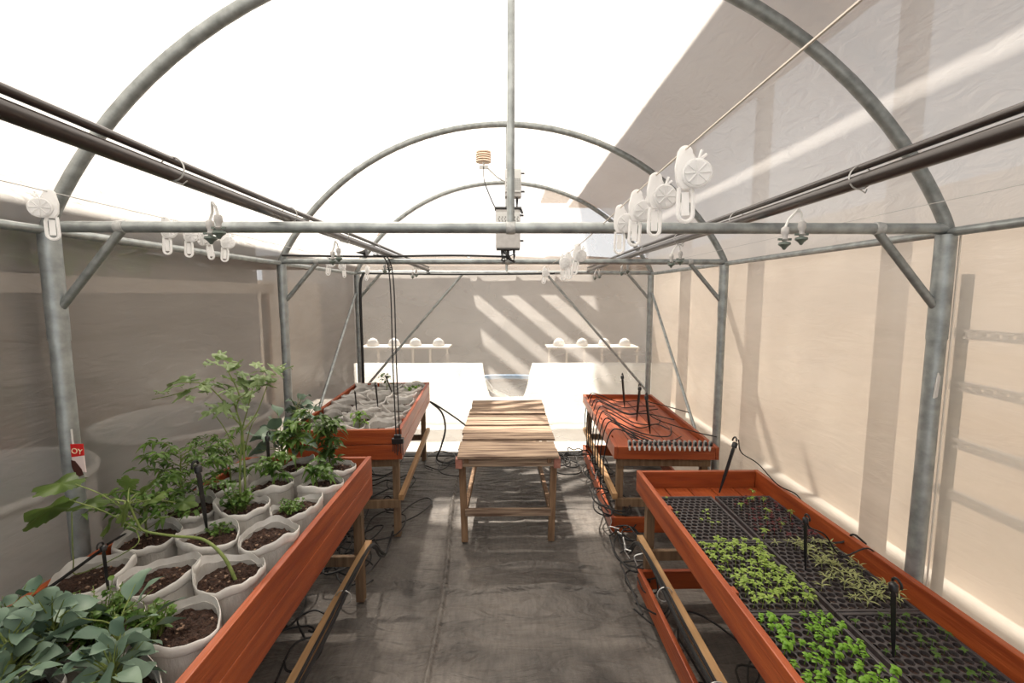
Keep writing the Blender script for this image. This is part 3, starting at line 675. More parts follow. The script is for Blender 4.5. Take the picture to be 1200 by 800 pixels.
# tall leggy plant
def leggy():
    Y = 1.80; b = at(283, 590, Y); o = V((b.x, b.y, SZ-.015)); r = plant_root('leggy_vegetable_plant', o, 'tallest plant, leggy stems with a flat crown of lobed leaves', 'plant')
    st = MB(); lf = MB(); random.seed(4)
    br = [[(283, 600), (281, 560), (283, 505), (275, 490), (262, 470), (240, 450), (212, 448)], [(288, 600), (287, 560), (284, 505), (277, 480), (280, 462), (270, 440), (262, 425)],
          [(283, 505), (290, 480), (296, 455), (300, 445)], [(284, 505), (300, 485), (312, 455), (318, 440)], [(277, 480), (275, 470), (287, 462), (296, 450)], [(240, 450), (205, 462), (178, 468)],
          [(283, 540), (262, 500), (245, 478)], [(286, 530), (294, 500), (300, 490)]]
    for k, c in enumerate(br):
        P = [at(x, y, Y+(0 if k < 2 else R(-.05, .05)))-o for x, y in c]
        if k < 2: P[0] = V((.012*k, 0, -.02))
        sp = spline(P, 4); st.tube(sp, [(.0045 if k < 2 else .0028)*(1-.6*i/len(sp)) for i in range(len(sp))], 6)
    for (x, y, s) in ((205, 452, .9), (225, 445, 1), (215, 460, .8), (192, 458, .6), (238, 452, .8), (262, 420, 1), (250, 424, .7), (275, 430, .8), (285, 445, 1), (300, 440, 1), (310, 450, .9), (322, 430, .9), (330, 428, .7), (295, 460, 1.0),
                      (275, 455, .9), (262, 475, .9), (248, 474, .8), (285, 475, .7), (318, 445, .8), (300, 425, .8), (290, 470, .6), (310, 432, .9), (268, 442, .9), (270, 488, .6), (258, 452, .8), (245, 445, .7), (280, 424, .7), (300, 486, .5), (222, 465, .6), (283, 436, .8)):
      for rep_ in range(2):
        a = R(0, 6.3); d = V((math.cos(a), math.sin(a), R(-.5, .1))); L = .085*s; c = at(x+R(-9, 9)*rep_, y+R(-7, 9)*rep_, Y+R(-.11, .11))-o
        st.tube([c-d*L*.3-V((0, 0, .012)), c-d*L*.15], .0012, 4); lf.palm(c-d*L*.3, d, L, L*.72, droop=R(.1, .35), lobes=5, depth=.42, tilt=R(-.4, .4))
    st.build('stem', 'stem_green', r, True); lf.build('foliage', 'leaf_pale', r, True)
leggy()
shrubby(bz(6, 0)+V((-.02, .0, 0)), 91, 'bushy chilli plant with small narrow leaves by the left wall', H=.30, nb=18, spread=.17, L=.04, W=.014, lpb=26, bare=.2)
shrubby(bz(5, 0)+V((-.03, .03, 0)), 92, 'lower bushy chilli plant left of the tall leggy plant', H=.20, nb=13, spread=.15, L=.04, W=.015, lpb=20, bare=.2)
shrubby(bz(7, 0)+V((.02, .0, 0)), 93, 'small chilli plant behind the leggy plant', H=.24, nb=12, spread=.12, L=.04, W=.015, lpb=18)
shrubby(bz(7, 1)+V((.02, 0, 0)), 94, 'pepper seedling in the middle bag of the seventh row', H=.17, nb=9, spread=.09, L=.045, W=.018, lpb=16, name='pepper_plant')
shrubby(bz(8, 1)+V((.0, 0, 0)), 95, 'pepper plant with drooping narrow leaves by the far board', H=.26, nb=12, spread=.10, L=.055, W=.02, lpb=18, name='pepper_plant')
shrubby(bz(8, 2)+V((-.03, .0, 0)), 96, 'upright dark pepper plant in the far aisle corner of the bed', H=.28, nb=13, spread=.055, L=.06, W=.025, lpb=14, name='pepper_plant', mt='leaf_dark', bare=.1)
shrubby(bz(7, 2)+V((-.02, .02, 0)), 97, 'small pepper plant in the aisle side bag of the eighth row', H=.11, nb=7, spread=.07, L=.055, W=.022, lpb=10, name='pepper_plant')
herb(bz(6, 2)+V((-.03, 0, 0)), 98, 'low coriander seedlings in an aisle side bag', n=22, H=.055, sp=.06, L=.018, W=.014, mt='leaf_mid', name='coriander_plant')
herb(bz(6, 1)+V((-.02, 0, 0)), 99, 'bushy mint plant in the middle of the seventh row', n=40, H=.11, sp=.06, L=.024, W=.016, mt='leaf_mid', name='mint_plant')
herb(bz(5, 1)+V((0, .05, 0)), 100, 'tiny herb seedlings beside the tall leggy plant', n=16, H=.04, sp=.05, L=.016, W=.012, mt='leaf_mid', name='herb_seedling')
kale(bz(8, 0)+V((.10, .12, .0)), 101, 'curly grey blue kale at the far end of the near left bed', n=26, L=.085, W=.06, H=.16)
kale(V((-1.34, 2.90, .77)), 102, 'grey blue kale rising against the middle left post', n=22, L=.07, W=.05, H=.16)
kale(V((-1.33, 3.05, .77)), 103, 'smaller blue kale beside the left board of the far bed', n=9, L=.06, W=.045, H=.09)
def lp(px, py, Y): return at(px, py, Y)
shrubby(V((-1.0, 3.05, .735)), 104, 'small bright pepper plant at the front of the far left bed', H=.11, nb=6, spread=.06, L=.05, W=.018, lpb=7, name='pepper_plant', mt='leaf_bright')
shrubby(V((-1.10, 4.18, .74)), 105, 'thin stemmed plant standing near the hanging tubes in the far left bed', H=.18, nb=8, spread=.08, L=.05, W=.02, lpb=4, name='pepper_plant', mt='leaf_dark')
herb(V((-.88, 4.28, .735)), 106, 'bright green tuft in the far right corner of the far left bed', n=20, H=.05, sp=.07, L=.03, W=.02, mt='leaf_bright')

# ------------------------------------------------------------------ dripper stakes
def make_stake():
    r = empty('dripper_stake', (0, 0, 0))
    MB().tube([(0, 0, 0), (0, 0, .06), (0, 0, .17), (0, 0, .185)], [.003, .0065, .0075, .005], 4).build('stake_blade', 'black_plastic', r)
    MB().lathe([(.006, .178), (.010, .180), (.010, .196), (.006, .200)], seg=10).build('dripper_head', 'black_plastic', r, True)
    MB().tube(arc((.010, 0, .203), .013, math.pi, -.4, 10), .0032, 6).build('hook', 'black_plastic', r, True)
    return r
ps = make_stake(); used = False
def stake(px0, py0, px1, py1, z, label):
    """foot and head pixel, foot on height z"""
    global used
    a = atz(px1, py1, z); b = at(px0, py0, a.y); d = (b-a); s = ps if not used else copy_tree(ps); used = True
    s.location = a; s.rotation_mode = 'QUATERNION'; s.rotation_quaternion = d.to_track_quat('Z', 'Y'); k = d.length/.21; s.scale = (k, k, k)
    tag(s, label, 'dripper', 'black dripper stakes'); return b
stake(120, 636, 128, 700, .775, 'black hooked dripper stake by the soil bag at the left wall')
stake(231, 541, 243, 624, .765, 'black dripper stake in the bag below the tall leggy plant')
stake(313, 508, 316, 562, .77, 'black dripper stake beside the mint plant')
stake(440, 449, 443, 478, .76, 'black stake in the centre of the far left bed')
stake(416, 458, 418, 482, .76, 'short black stake by the left board of the far left bed')
stake(452, 440, 460, 462, .76, 'farthest black stake beside the thin plant')
e1 = stake(863, 515, 843, 577, .61, 'leaning black hooked stake at the far end of the near right bed')
e2 = stake(944, 603, 944, 668, .61, 'upright black stake between the middle seedling trays')
e3 = stake(1047, 678, 1047, 772, .61, 'nearest black stake in the right hand seedling trays')
e4 = stake(757, 461, 762, 508, .63, 'nearest black stake standing on the far right bench')
e5 = stake(750, 451, 746, 493, .63, 'black stake with blue tip on the far right bench')
e6 = stake(729, 438, 732, 477, .63, 'leftmost black stake on the far right bench')
def hose(pts, r, label, group=None, name='drip_hose', mt='black_hose', n=6):
    return tag(MB().tube(spline(pts, n), r, 6).build(name, mt, smooth=True), label, 'hose', group)
hose([e1+V((.01, 0, 0)), e1+V((.03, 0, -.07)), e1+V((.12, 0, -.13)), V((1.37, 2.18, .70)), V((1.42, 2.1, .68)), V((1.45, 2.05, .6))], .003, 'black tube looping from the leaning stake over the bed board')
hose([e2+V((0, 0, -.01)), e2+V((.02, 0, -.05)), e2+V((.08, 0, -.08)), V((1.28, 1.62, .66)), V((1.38, 1.62, .69)), V((1.43, 1.6, .64))], .003, 'black tube from the upright stake over the right board')
hose([V((.82, 1.795, .617)), V((1.0, 1.795, .618)), V((1.25, 1.79, .618)), V((1.38, 1.75, .64)), V((1.40, 1.72, .69)), V((1.44, 1.70, .66))], .004, 'black hose lying between the far and middle seedling trays')
hose([at(125, 640, 1.28), V((-1.33, 1.24, .80)), V((-1.36, 1.0, .79)), V((-1.37, .75, .80)), V((-1.36, .4, .79))], .005, 'black hose along the wall side of the near left bed')
hose([V((-1.36, 1.5, .80)), V((-1.37, 1.8, .79)), V((-1.35, 2.1, .81)), V((-1.2, 2.2, .80))], .004, 'black hose resting on the left board behind the chilli plants')

# ------------------------------------------------------------------ seedling trays
NCX, NCY, PIT = 9, 14, .0302
def make_tray():
    r = empty('seedling_tray', (0, 0, 0)); TW, TL = .272, .415
    top = MB(); soil = MB(); cells = []
    px = (TW-.018)/(NCX); py = (TL-.02)/(NCY)
    for j in range(NCY):
        for i in range(NCX):
            ox = px*.5 if j % 2 else 0
            cx = -TW/2+.009+px*.5+i*px+(ox-px*.25); cy = -TL/2+.01+py*.5+j*py
            if j % 2 and i == NCX-1: cx_ok = False
            cells.append((cx, cy))
            K = 12; vs = []; hexr = [(0, py*.667), (px*.5, py*.333), (px*.5, -py*.333), (0, -py*.667), (-px*.5, -py*.333), (-px*.5, py*.333)]
            outer = []
            for k in range(6):
                a, b = hexr[k], hexr[(k+1) % 6]; outer += [a, ((a[0]+b[0])/2, (a[1]+b[1])/2)]
            for (x, y) in outer: vs.append((cx+x, cy+y, 0))
            for (x, y) in outer:
                l = math.hypot(x, y); rr = min(px, py*1.1)*.455; vs.append((cx+x/l*rr, cy+y/l*rr, -.0005))
            for (x, y) in outer:
                l = math.hypot(x, y); rr = min(px, py)*.40; vs.append((cx+x/l*rr, cy+y/l*rr, -.024))
            fs = [(k, (k+1) % K, K+(k+1) % K, K+k) for k in range(K)]+[(K+k, K+(k+1) % K, 2*K+(k+1) % K, 2*K+k) for k in range(K)]
            top.add(vs, fs)
            dz = -.010+R(-.003, .002); rr = min(px, py)*.44
            soil.add([(cx, cy, dz+.002)]+[(cx+rr*math.cos(2*math.pi*k/8), cy+rr*math.sin(2*math.pi*k/8), dz+R(-.002, .002)) for k in range(8)], [(0, 1+k, 1+(k+1) % 8) for k in range(8)])
    top.build('cell_sheet', 'tray_plastic', r)
    rim = MB(); t = .012
    for x in (-1, 1): rim.bx(x*(TW/2)-t/2, x*(TW/2)+t/2, -TL/2-t/2, TL/2+t/2, -.018, .0035)
    for y in (-1, 1): rim.bx(-TW/2+t/2, TW/2-t/2, y*TL/2-t/2, y*TL/2+t/2, -.018, .0035)
    rim.build('rim', 'tray_plastic', r, bevel=.002)
    soil.build('soil', 'soil', r)
    return r, cells
random.seed(31)
tray0, cells = make_tray()
TZ = .617; tx = [.918, 1.220]; ty = [2.015, 1.585, 1.155, .725]
tl = {(0, 0): 'far left black seedling tray with hardly any sprouts', (0, 1): 'far right black seedling tray with tiny red sprouts', (1, 0): 'middle left black tray crowded with pale green seedlings',
      (1, 1): 'middle right black tray with thin narrow seedlings', (2, 0): 'near left black tray with round bright green seedlings', (2, 1): 'near right black tray of nearly bare dark cells',
      (3, 0): 'seedling tray closest to the viewer on the aisle side', (3, 1): 'seedling tray closest to the viewer on the wall side'}
for (j, i), lab in tl.items():
    if j == 3: continue
    t = tray0 if (j, i) == (0, 0) else copy_tree(tray0)
    t.location = (tx[i], ty[j], TZ); t.rotation_euler = (0, 0, R(-.006, .006)); tag(t, lab, 'seedling tray', 'black cell trays of seedlings')
def seedling_mesh(kind, seed):
    random.seed(seed); m = MB()
    if kind == 'oval':
        h = R(.025, .04); m.tube([(0, 0, -.008), (R(-.004, .004), R(-.004, .004), h)], .001, 4)
        for k in range(7): a = 1.3*k+R(-.4, .4); m.leaf((0, 0, h*R(.6, 1)), (math.cos(a), math.sin(a), R(.1, .7)), R(.014, .022), R(.007, .011), droop=.4, fold=.2, n=4)
    elif kind == 'basil':
        h = R(.022, .036); m.tube([(0, 0, -.008), (0, 0, h)], .0012, 4)
        for k in range(9): a = 1.57*k+R(-.3, .3); m.leaf((0, 0, h*(.5+.06*k)), (math.cos(a), math.sin(a), R(.1, .4)), R(.010, .018), R(.008, .013), droop=.5, fold=-.2, n=4)
    elif kind == 'thin':
        h = R(.012, .02); m.tube([(0, 0, -.008), (0, 0, h)], .0009, 4)
        for k in range(5): a = 1.3*k+R(-.4, .4); m.leaf((0, 0, h*.8), (math.cos(a), math.sin(a), R(.3, .9)), R(.026, .038), R(.004, .007), droop=.35, fold=.2, n=4)
    else:
        h = R(.008, .016); m.tube([(0, 0, -.008), (0, 0, h)], .0009, 4)
        for k in range(4): a = 1.57*k+R(-.3, .3); m.leaf((0, 0, h), (math.cos(a), math.sin(a), R(.1, .5)), R(.010, .016), R(.006, .009), droop=.3, fold=.1, n=3)
    return m
def sow(j, i, kind, name, mt, prob, label, group, seed, yb=None):
    protos = [seedling_mesh(kind, seed+k).build(name, mt, smooth=False) for k in range(4)]; u = [False]*4; random.seed(seed); n = 0
    for ci, (cx, cy) in enumerate(cells):
        p = prob(cx, cy) if callable(prob) else prob
        if R(0, 1) > p: continue
        k = random.randrange(4); o = protos[k] if not u[k] else protos[k].copy()
        if u[k]: COL.objects.link(o)
        u[k] = True
        o.location = (tx[i]+cx+R(-.003, .003), ty[j]+cy+R(-.003, .003), TZ-.004); o.rotation_euler = (R(-.2, .2), R(-.2, .2), R(0, 6)); s = R(.75, 1.25); o.scale = (s, s, s)
        tag(o, '%s, %s row from far end, %s cell from aisle' % (label, ordn[13-ci//9], ordn[ci % 9]), 'seedling', group); n += 1
    for k in range(4):
        if not u[k]: bpy.data.objects.remove(protos[k])
sow(0, 0, 'tiny', 'sprout', 'leaf_seedling', .07, 'tiny green sprout, far left tray', 'sprouts in the far left tray', 200)
sow(0, 1, 'tiny', 'red_sprout', 'leaf_red', .55, 'dark red sprout, far right tray', 'red sprouts in the far right tray', 210)
sow(0, 1, 'oval', 'sprout', 'leaf_seedling', .05, 'yellow green seedling, far right tray', 'green seedlings among the red sprouts', 215)
sow(1, 0, 'oval', 'seedling', 'leaf_seedling', .72, 'pale seedling, middle left tray', 'pale seedlings in the middle left tray', 220)
sow(1, 1, 'thin', 'thin_seedling', 'leaf_seedling_thin', lambda x, y: .62 if x > -.06 else .2, 'narrow seedling, middle right tray', 'narrow seedlings in the middle right tray', 230)
sow(2, 0, 'basil', 'basil_seedling', 'leaf_basil', .62, 'bright seedling, near left tray', 'round seedlings in the near left tray', 240)
sow(2, 1, 'tiny', 'sprout', 'leaf_mid', lambda x, y: .45 if x > -.03 else .12, 'tiny sprout, near right tray', 'sprouts in the near right tray', 250)

# ------------------------------------------------------------------ fittings and tubes on the far right bench
def make_fit():
    r = empty('drip_fitting', (0, 0, 0))
    m = MB(); out = [(-.009, -.012), (.009, -.012), (.010, .028)]+[(.010*math.cos(a), .030+.012*math.sin(a)) for a in [math.pi*k/8 for k in range(9)]]+[(-.010, .028)]
    m.prism(out, -.004, .004); m.build('tab', 'fitting_grey', r, bevel=.001)
    MB().lathe([(.006, 0), (.0085, .004), (.0085, .022), (.004, .026)], (.004, -.012, .008), 10).build('valve', 'black_plastic', r, True)
    MB().lathe([(.003, -.028), (.006, -.024), (.0065, -.004), (.004, 0)], (0, -.008, 0), 10).build('nozzle', 'white_plastic', r, True)
    return r
pf = make_fit(); rr = Matrix.Rotation(-.042, 3, 'Z'); random.seed(77)
for k in range(17):
    p = rr @ V((-.245+.0325*k, -.805, .662))+V((1.095, 3.68, 0)); f = pf if k == 0 else copy_tree(pf)
    f.location = p; f.rotation_euler = (R(-.15, .05), R(-.12, .12), -.042+R(-.1, .1)); tag(f, 'grey drip fitting, %s from the left in the row on the far bench' % ordn[k], 'fitting', 'drip fittings on the far right bench')
random.seed(78)
for k in range(9):
    y = 3.05+.15*k; x = .80+.01*k
    hose([V((x-.09, y+.1, .25+R(-.1, .1))), V((x-.10, y+.06, .5)), V((x-.07, y, .70+R(0, .03))), V((x, y-.03, .70+R(0, .03))), V((x+.18, y-.10+R(-.1, .05), .645)), V((x+.35, y-R(.0, .2), .64)), V((x+R(.4, .55), y+R(-.2, .1), .635))], .0045,
         'thin black tube draped over the aisle board, %s from the near end' % ordn[k], 'black tubes draped over the far right bench')
for k in range(4):
    y = 3.0+.1*k; hose([V((.80, y+.35, .70)), V((.85, y+.15, .69)), V((.88, y, .66)), V((.93+.03*k, 2.90+.02*k, .67)), V((.90+.05*k, 2.88, .655))], .004, 'short black tube curving to the fittings on the far right bench', 'short black tubes at the fittings')
hose([e4+V((0, 0, -.05)), V((1.2, 3.6, .66)), V((1.34, 3.2, .67)), V((1.42, 2.95, .70))], .004, 'black tube running diagonally across the far right bench')
hose([e4, V((1.25, 3.9, .72)), V((1.38, 3.8, .70)), V((1.46, 3.5, .72))], .004, 'black tube along the wall board of the far right bench')

# tangles beneath the benches and on the floor
random.seed(90)
def tangle(n, x0, x1, y0, y1, z0, z1, r, label, group, loops=7, mt='black_hose'):
    for q_ in range(n):
        c = V((R(x0, x1), R(y0, y1), R(z0, z1))); pts = []
        a = R(0, 6); rad = R(.05, .14)
        for k in range(loops):
            a += R(.6, 1.6); rad = max(.04, min(.16, rad+R(-.04, .04)))
            p = c+V((math.cos(a)*rad, math.sin(a)*rad*1.6, R(-.02, .02)))
            p.x = max(x0-.05, min(x1+.05, p.x)); p.z = max(.012, p.z); pts.append(p)
        hose(pts, r, label, group, mt=mt, n=5)
tangle(18, -1.25, -.78, 2.95, 4.1, .02, .30, .005, 'black tube in the tangle beneath the far left bed', 'tangled tubes beneath the far left bed')
tangle(12, -1.2, -.80, 2.40, 2.85, .015, .10, .005, 'black tube coiled on the floor between the two left beds', 'tangled tubes between the left beds')
tangle(6, -1.2, -.85, 1.2, 2.2, .02, .12, .005, 'black tube in the tangle beneath the near left bed', 'tangled tubes beneath the near left bed')
tangle(6, .80, 1.25, 1.1, 2.2, .02, .14, .005, 'black tube in the tangle beneath the near right bed', 'tangled tubes beneath the near right bed')
tangle(15, .66, .85, 2.9, 4.2, .02, .25, .005, 'black tube in the tangle at the aisle side of the far right bench', 'tangled tubes at the far right bench')
tangle(8, .70, .80, 2.2, 2.75, .05, .2, .0045, 'black tube bundled between the two right beds', 'tubes bundled between the right beds')
tangle(5, .38, .66, 4.2, 4.5, .012, .02, .006, 'black hose coiled on the floor by the end wall, right of the table', 'coiled hoses by the end wall')
tangle(4, -.75, -.45, 4.1, 4.45, .012, .02, .005, 'thin hose coiled on the floor by the end wall, left of the table', 'coiled hoses left of the table')
hose([V((-.80, 3.1, .012)), V((-.66, 3.25, .012)), V((-.58, 3.45, .012)), V((-.64, 3.55, .012)), V((-.74, 3.42, .012)), V((-.8, 3.2, .014))], .005, 'black tube loop lying in the sunny patch beside the far left bed')
hose([V((-.74, 4.42, .60)), V((-.66, 4.40, .56)), V((-.45, 4.35, .43)), V((-.30, 4.25, .34)), V((-.22, 4.2, .30))], .008, 'black hose leading from the far left bed towards the table')
hose([V((-.74, 4.42, .60)), V((-.62, 4.38, .50)), V((-.58, 4.33, .35)), V((-.62, 4.3, .18)), V((-.66, 4.3, .05)), V((-.5, 4.3, .012)), V((-.35, 4.35, .014))], .009, 'thick black hose dropping from the far left bed to the floor')
for k in range(4):
    hose([V((-1.4, 4.50+.03*k, .012+.004*k)), V((-.6, 4.52+.03*k, .012)), V((.2, 4.5+.03*k, .014)), V((.9, 4.53+.03*k, .012)), V((1.4, 4.5+.03*k, .012))], .009, 'black hose lying along the foot of the end wall', 'hoses along the foot of the end wall')
# long hoses strapped on the low rails
for sgn, x, lab in ((1, -.712, 'left'), (-1, .716, 'right')):
    for k in range(2):
        hose([V((x+sgn*.012*k, .45, .345-.02*k)), V((x+sgn*.006, 1.0, .338)), V((x+sgn*.012*k, 1.6, .340-.02*k)), V((x, 2.25, .335)), V((x-sgn*.01, 2.5, .15+.03*k)), V((x-sgn*.03, 2.7, .05)), V((x-sgn*.05, 2.95, .05))], .007+.002*k, '%s black supply hose strapped to the low %s rail' % (('inner', 'outer')[k], lab), 'supply hoses on the low rails')
random.seed(93)
for k in range(7):
    y = 2.25+.10*k; pts = [V((.705+R(-.02, .02), y, .30-.12*(k/3 if k < 3 else 1)+R(-.02, .02))), V((.68+R(-.03, .03), y+.02, .27-.06*k/3)), V((.72+R(-.03, .03), y+.05, .20-.02*k))]
    tag(MB().tube(spline(pts, 4), .003, 5).build('cable_tie', 'white_plastic', smooth=True), 'loose white cable tie on the hose bundle between the right beds', 'cable tie', 'white ties on the hose bundle')
for (x, y) in ((-.715, 1.9), (-.715, 1.35), (.715, 1.9), (.715, 1.4)):
    c = V((x, y, .315)); tag(MB().tube(arc(c, .034, 0, 6.2, 16), .0025, 5).build('wire_tie', 'wire', smooth=True), ('farther' if y > 1.8 else 'nearer')+' wire tie round the low rail of the near %s bed' % ('left' if x < 0 else 'right'), 'tie', 'wire ties on the low rails')

# ------------------------------------------------------------------ seed packet, tape on the post
o = at(89, 520, 1.50); r = empty('seed_packet', o); tag(r, 'red and white packet hanging on the near left post', 'packet')
m = MB(); m.prism([(-.018, 0), (.024, .0), (.023, -.040), (-.018, -.045)], -.002, .002); a = m.build('packet_top', 'packet_red', r, bevel=.001)
m = MB(); m.prism([(-.018, -.0455), (.023, -.0405), (.025, -.098), (-.012, -.092)], -.002, .002); b = m.build('packet_body', 'packet_white', r, bevel=.001)
m = MB(); m.prism([(-.018, -.055), (-.006, -.058), (.012, -.085), (.018, -.105), (.004, -.112), (-.010, -.100), (-.017, -.08)], -.0042, -.0022); m.build('packet_picture', 'packet_brown', b)
tx_ = bpy.data.curves.new('packet_lettering', 'FONT'); tx_.body = 'OY'; tx_.size = .026; tx_.extrude = .0006; tx_.align_x = 'CENTER'; tx_.materials.append(MT['letter_cream'])
to = bpy.data.objects.new('packet_lettering', tx_); COL.objects.link(to); to.location = (.002, -.0032, -.033); to.rotation_euler = (math.pi/2, .15, 0)
bpy.context.view_layer.update(); tm = bpy.data.meshes.new_from_object(to); bpy.data.objects.remove(to)
to = bpy.data.objects.new('packet_lettering', tm); COL.objects.link(to); to.parent = a; to.location = (.002, -.0032, -.033); to.rotation_euler = (math.pi/2, .15, 0)
MB().tube([(-.010, 0, 0), (-.010, 0, .05)], .003, 5).build('hanging_strap', 'bag_cuff', r, True)
o = V((HW-.012, FR[0]-.028, 1.34)); m = MB(); m.prism([(-.006, -.045), (.006, -.04), (.010, .03), (.002, .045), (-.003, .0)], -.003, .003)
m.v = [p+o for p in m.v]; tag(m.build('tape_scrap', 'bag_cuff', bevel=.001), 'white scrap of tape stuck on the near right post', 'tape')
# clear guide wire beside the nearest right post
tag(MB().tube([(HW+.032, FR[0]-.02, 0.0), (HW+.030, FR[0]-.02, 1.86)], .003, 6).build('film_strip', 'string', smooth=True), 'thin pale strip running down beside the near right post', 'strip')

# ------------------------------------------------------------------ outside, seen through the film
# white sheet hung behind the end wall, with a sagging opening
def sheet():
    m = MB(); nx, nz = 60, 16; Yb = 5.6
    ax0, ax1, ay = at(566, 425, Yb).x, at(622, 425, Yb).x, at(600, 466, Yb).z
    top = at(600, 425, Yb).z
    def tz(x):
        if ax0 < x < ax1:
            t = (x-ax0)/(ax1-ax0); return top-(top-ay)*min(1, 1.6*math.sin(math.pi*t)**.6)*(.98)
        return top
    vs = []; x0, x1 = -1.86, 2.1
    for i in range(nx*3+1):
        x = x0+(x1-x0)*i/(nx*3)
        for j in range(nz+1):
            z = .02+(tz(x)-.02)*j/nz; vs.append(V((x, Yb+.05*noise.noise(V((x*3, z*2, 0)))+(.0), z)))
    W = nz+1; fs = [(i*W+j, (i+1)*W+j, (i+1)*W+j+1, i*W+j+1) for i in range(nx*3) for j in range(nz)]
    m.add(vs, fs); o = m.build('white_sheet', 'tarp_white', smooth=True); s = o.modifiers.new('solid', 'SOLIDIFY'); s.thickness = .008
    tag(o, 'bright white plastic sheet standing behind the end wall', 'sheet')
sheet()
p = at(594, 442, 6.1); tag(MB().tube(spline([V((p.x-.5, 6.1, -.03)), V((p.x-.48, 6.1, p.z-.1)), V((p.x-.38, 6.1, p.z)), V((p.x+.38, 6.1, p.z)), V((p.x+.48, 6.1, p.z-.1)), V((p.x+.5, 6.1, -.03))], 5), .028, 10).build('blue_pipe', 'blue_plastic', smooth=True), 'blue pipe seen through the opening of the white sheet', 'pipe')
p = at(594, 455, 6.0); tag(MB().tube([V((p.x-.3, 6.0, p.z+.12)), V((p.x-.2, 6.0, p.z-.02)), V((p.x+.14, 6.0, p.z-.2)), V((p.x+.2, 6.0, -.03))], .03, 8).build('white_pipe', 'white_plastic', smooth=True), 'curved white pipe below the blue pipe behind the sheet', 'pipe')
# rear building face and slatted roof over the yard
m = MB(); m.bx(-4.5, 5.5, 8.6, 8.9, -.05, 2.15); tag(m.build('rear_building', 'far_wall'), 'grey building face far behind the end wall', 'building')
pr = empty('slatted_roof', (-1.0, 5.28, -.03)); tag(pr, 'slatted brown roof over the yard behind the greenhouse', 'roof')
MB().bx(-2.6, .60, -.44, .42, 2.05, 2.08).build('shade_sheet', 'canopy', pr)  # solid panel added to shade the left half of the end film
q = Matrix.Rotation(-math.radians(59), 3, 'Z')
for k in range(7):
    MB().box((.62+.40*k-.1, -.01, 2.065), (.10, 1.55, .03), q).build('batten', 'canopy', pr)
for x in (-2.6, 3.2):
    MB().bx(x, x+.08, .36, .44, 0, 1.97).build('yard_post', 'pale_post', pr)
for y in (-.44, .37): MB().bx(-2.6, 3.28, y, y+.05, 1.98, 2.048).build('roof_beam', 'canopy', pr)
# white topped planting rack
for k, (a, b) in enumerate(((425, 528), (640, 745))):
    A, B = at(a, 405, 7.2), at(b, 405, 7.2); r = empty('plant_rack', ((A.x+B.x)/2, 7.2, 0)); tag(r, ('left' if k == 0 else 'right')+' pale rack standing beyond the white sheet', 'rack')
    w = (B.x-A.x)/2; MB().bx(-w, w, -.2, .2, A.z-.03, A.z).build('rack_shelf', 'pale_post', r)
    for i in range(6): x = -w+.03+(2*w-.06)*i/5; MB().bx(x-.015, x+.015, -.2, -.17, 0, A.z-.03).build('rack_post', 'pale_post', r)
random.seed(12)
for k, tpx in enumerate((437, 462, 487, 514, 655, 682, 708, 732)):
    p = at(tpx, 405, 7.2); m = MB(); m.lathe([(.09, .0), (.10, .02), (.07, .09), (.02, .12)], (p.x, 7.2, p.z+.002), 10)
    tag(m.build('white_tub', 'white_plastic', smooth=True), '%s white rounded tub on the %s rack' % (ordn[k % 4], 'left' if k < 4 else 'right'), 'tub', 'white tubs beyond the sheet')
# left: neighbour building, tanks, shrubs
m = MB(); m.bx(-3.6, -3.1, -3.0, 5.8, -.05, 3.75); tag(m.build('neighbour_building', 'neighbour_wall'), 'grey brown building face along the left side outside', 'building')
tag(MB().bx(-3.1, -1.60, -1.6, 6.0, 2.40, 2.43).build('sunblocker', 'canopy'), 'brown awning added outside the left wall to shade its film', 'sunblocker')  # added overhang, only there to keep sun and sky off the left film
tag(MB().bx(-3.5, -3.4, 5.9, 8.5, -.05, 1.85).build('side_fence', 'cream_wall'), 'low cream fence beyond the grey brown building', 'fence')
def tank(c, rad, h, label):
    r = empty('water_tank', (c[0], c[1], -.03)); tag(r, label, 'tank', 'round water tanks outside')
    MB().lathe([(rad*.93, 0), (rad, h*.5), (rad*1.0, h), (rad*.96, h), (rad*.9, h*.2), (.01, h*.15)], seg=48, cap=False).build('tank_wall', 'tank', r, True)
    MB().tube([V((math.cos(a)*rad*1.0, math.sin(a)*rad, h)) for a in [2*math.pi*k/48 for k in range(49)]], .022, 8).build('tank_rim', 'white_plastic', r, True)
tank((-2.40, 1.85), .52, .86, 'near round water tank outside the left wall')
tank((-2.15, 3.05), .50, .84, 'farther round water tank outside the left wall')
def outbush(c, rad, label, seed, mt='leaf_bright', n=420):
    random.seed(seed); r = plant_root('shrub', c, label, 'shrub', 'shrubs outside'); lf = MB(); st = MB(); st.tube([(0, 0, 1.76-c[2]), (0, 0, 0)], .02, 6)
    for _ in range(n):
        d = V((R(-1, 1), R(-1, 1), R(-1, 1))); d.normalize(); p = V((d.x*rad[0], d.y*rad[1], d.z*rad[2]))*R(.5, 1)
        lf.leaf(p, d+V((R(-1, 1), R(-1, 1), R(-.6, .6))), .08, .04, n=3)
    st.build('stem', 'stem_brown', r); lf.build('foliage', mt, r)
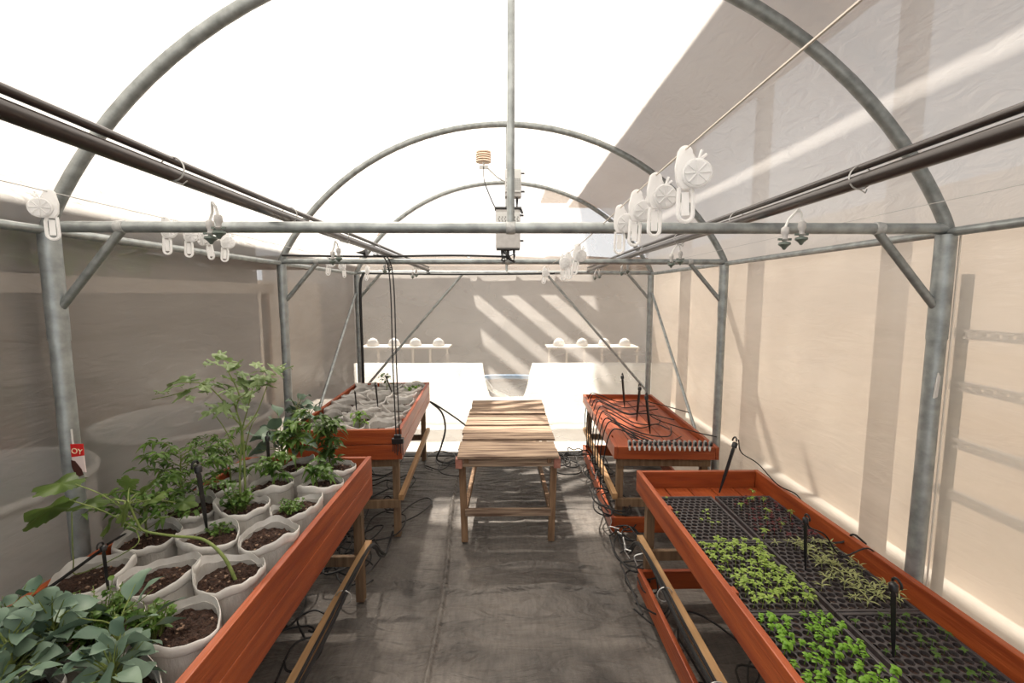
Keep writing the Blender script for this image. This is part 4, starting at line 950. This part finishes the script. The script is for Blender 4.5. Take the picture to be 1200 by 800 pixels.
outbush((-2.6, 2.9, 1.92), (.2, .55, .10), 'bright shrub outside the left wall by the near post', 301)
outbush((-2.7, 1.8, 1.95), (.2, .45, .10), 'bright shrub outside the left wall at the picture edge', 302)
tag(MB().bx(-2.62, -2.5, 1.2, 5.0, 1.66, 1.76).build('planter_ledge', 'pale_post'), 'pale ledge under the shrubs outside the left wall', 'ledge')
for k, x in enumerate((-2.56, )): 
    for y in (1.3, 4.9): tag(MB().bx(x-.03, x+.03, y, y+.06, -.03, 1.66).build('ledge_post', 'canopy'), ('near' if y < 2 else 'far')+' post carrying the pale ledge outside', 'post')
# right: cream wall, lean-to canopy, perforated shelving
m = MB(); m.bx(2.62, 2.8, -3, 8.0, -.05, 2.3); tag(m.build('cream_wall', 'cream_wall'), 'cream coloured yard wall outside the right side', 'building')
cp = empty('lean_to_canopy', (2.3, 1.5, -.03)); tag(cp, 'brown lean-to canopy on pale posts above the right side', 'canopy')
for k, (xa, xb) in enumerate(((.62, 1.07), (1.10, 1.90))): MB().bx(xa-2.3, xb-2.3, -4, 6.5, 3.24-.08*k, 3.27-.08*k).build('roof_panel', 'canopy', cp)
for k, y in enumerate((-.4, .9, 2.1, 3.3, 4.6)): MB().bx(-.50, -.42, y-1.5, y-1.42, 0, 3.15).build('canopy_post', 'pale_post', cp)
r = empty('slotted_shelving', (1.61, .55, -.03)); tag(r, 'white slotted metal shelving just outside the near right wall', 'shelving')
for z, ya, yb in ((1.53, .0, 1.04), (1.345, .0, 1.04), (1.14, .2, 1.03), (.95, .25, 1.06)):
    m = MB(); m.bx(-.01, .01, ya, yb, z-.004, z+.006); m.bx(-.01, .01, ya, yb, z+.020, z+.030)
    n = int((yb-ya)/.04)
    for q in range(n+1): m.bx(-.01, .01, ya+q*(yb-ya-.015)/n, ya+q*(yb-ya-.015)/n+.015, z+.006, z+.020)
    m.build('slotted_bar', 'white_plastic', r)
for y in (.02, 1.02): MB().bx(-.012, .012, y-.012, y+.012, 0, 1.75).build('upright', 'galvanised_dark', r)
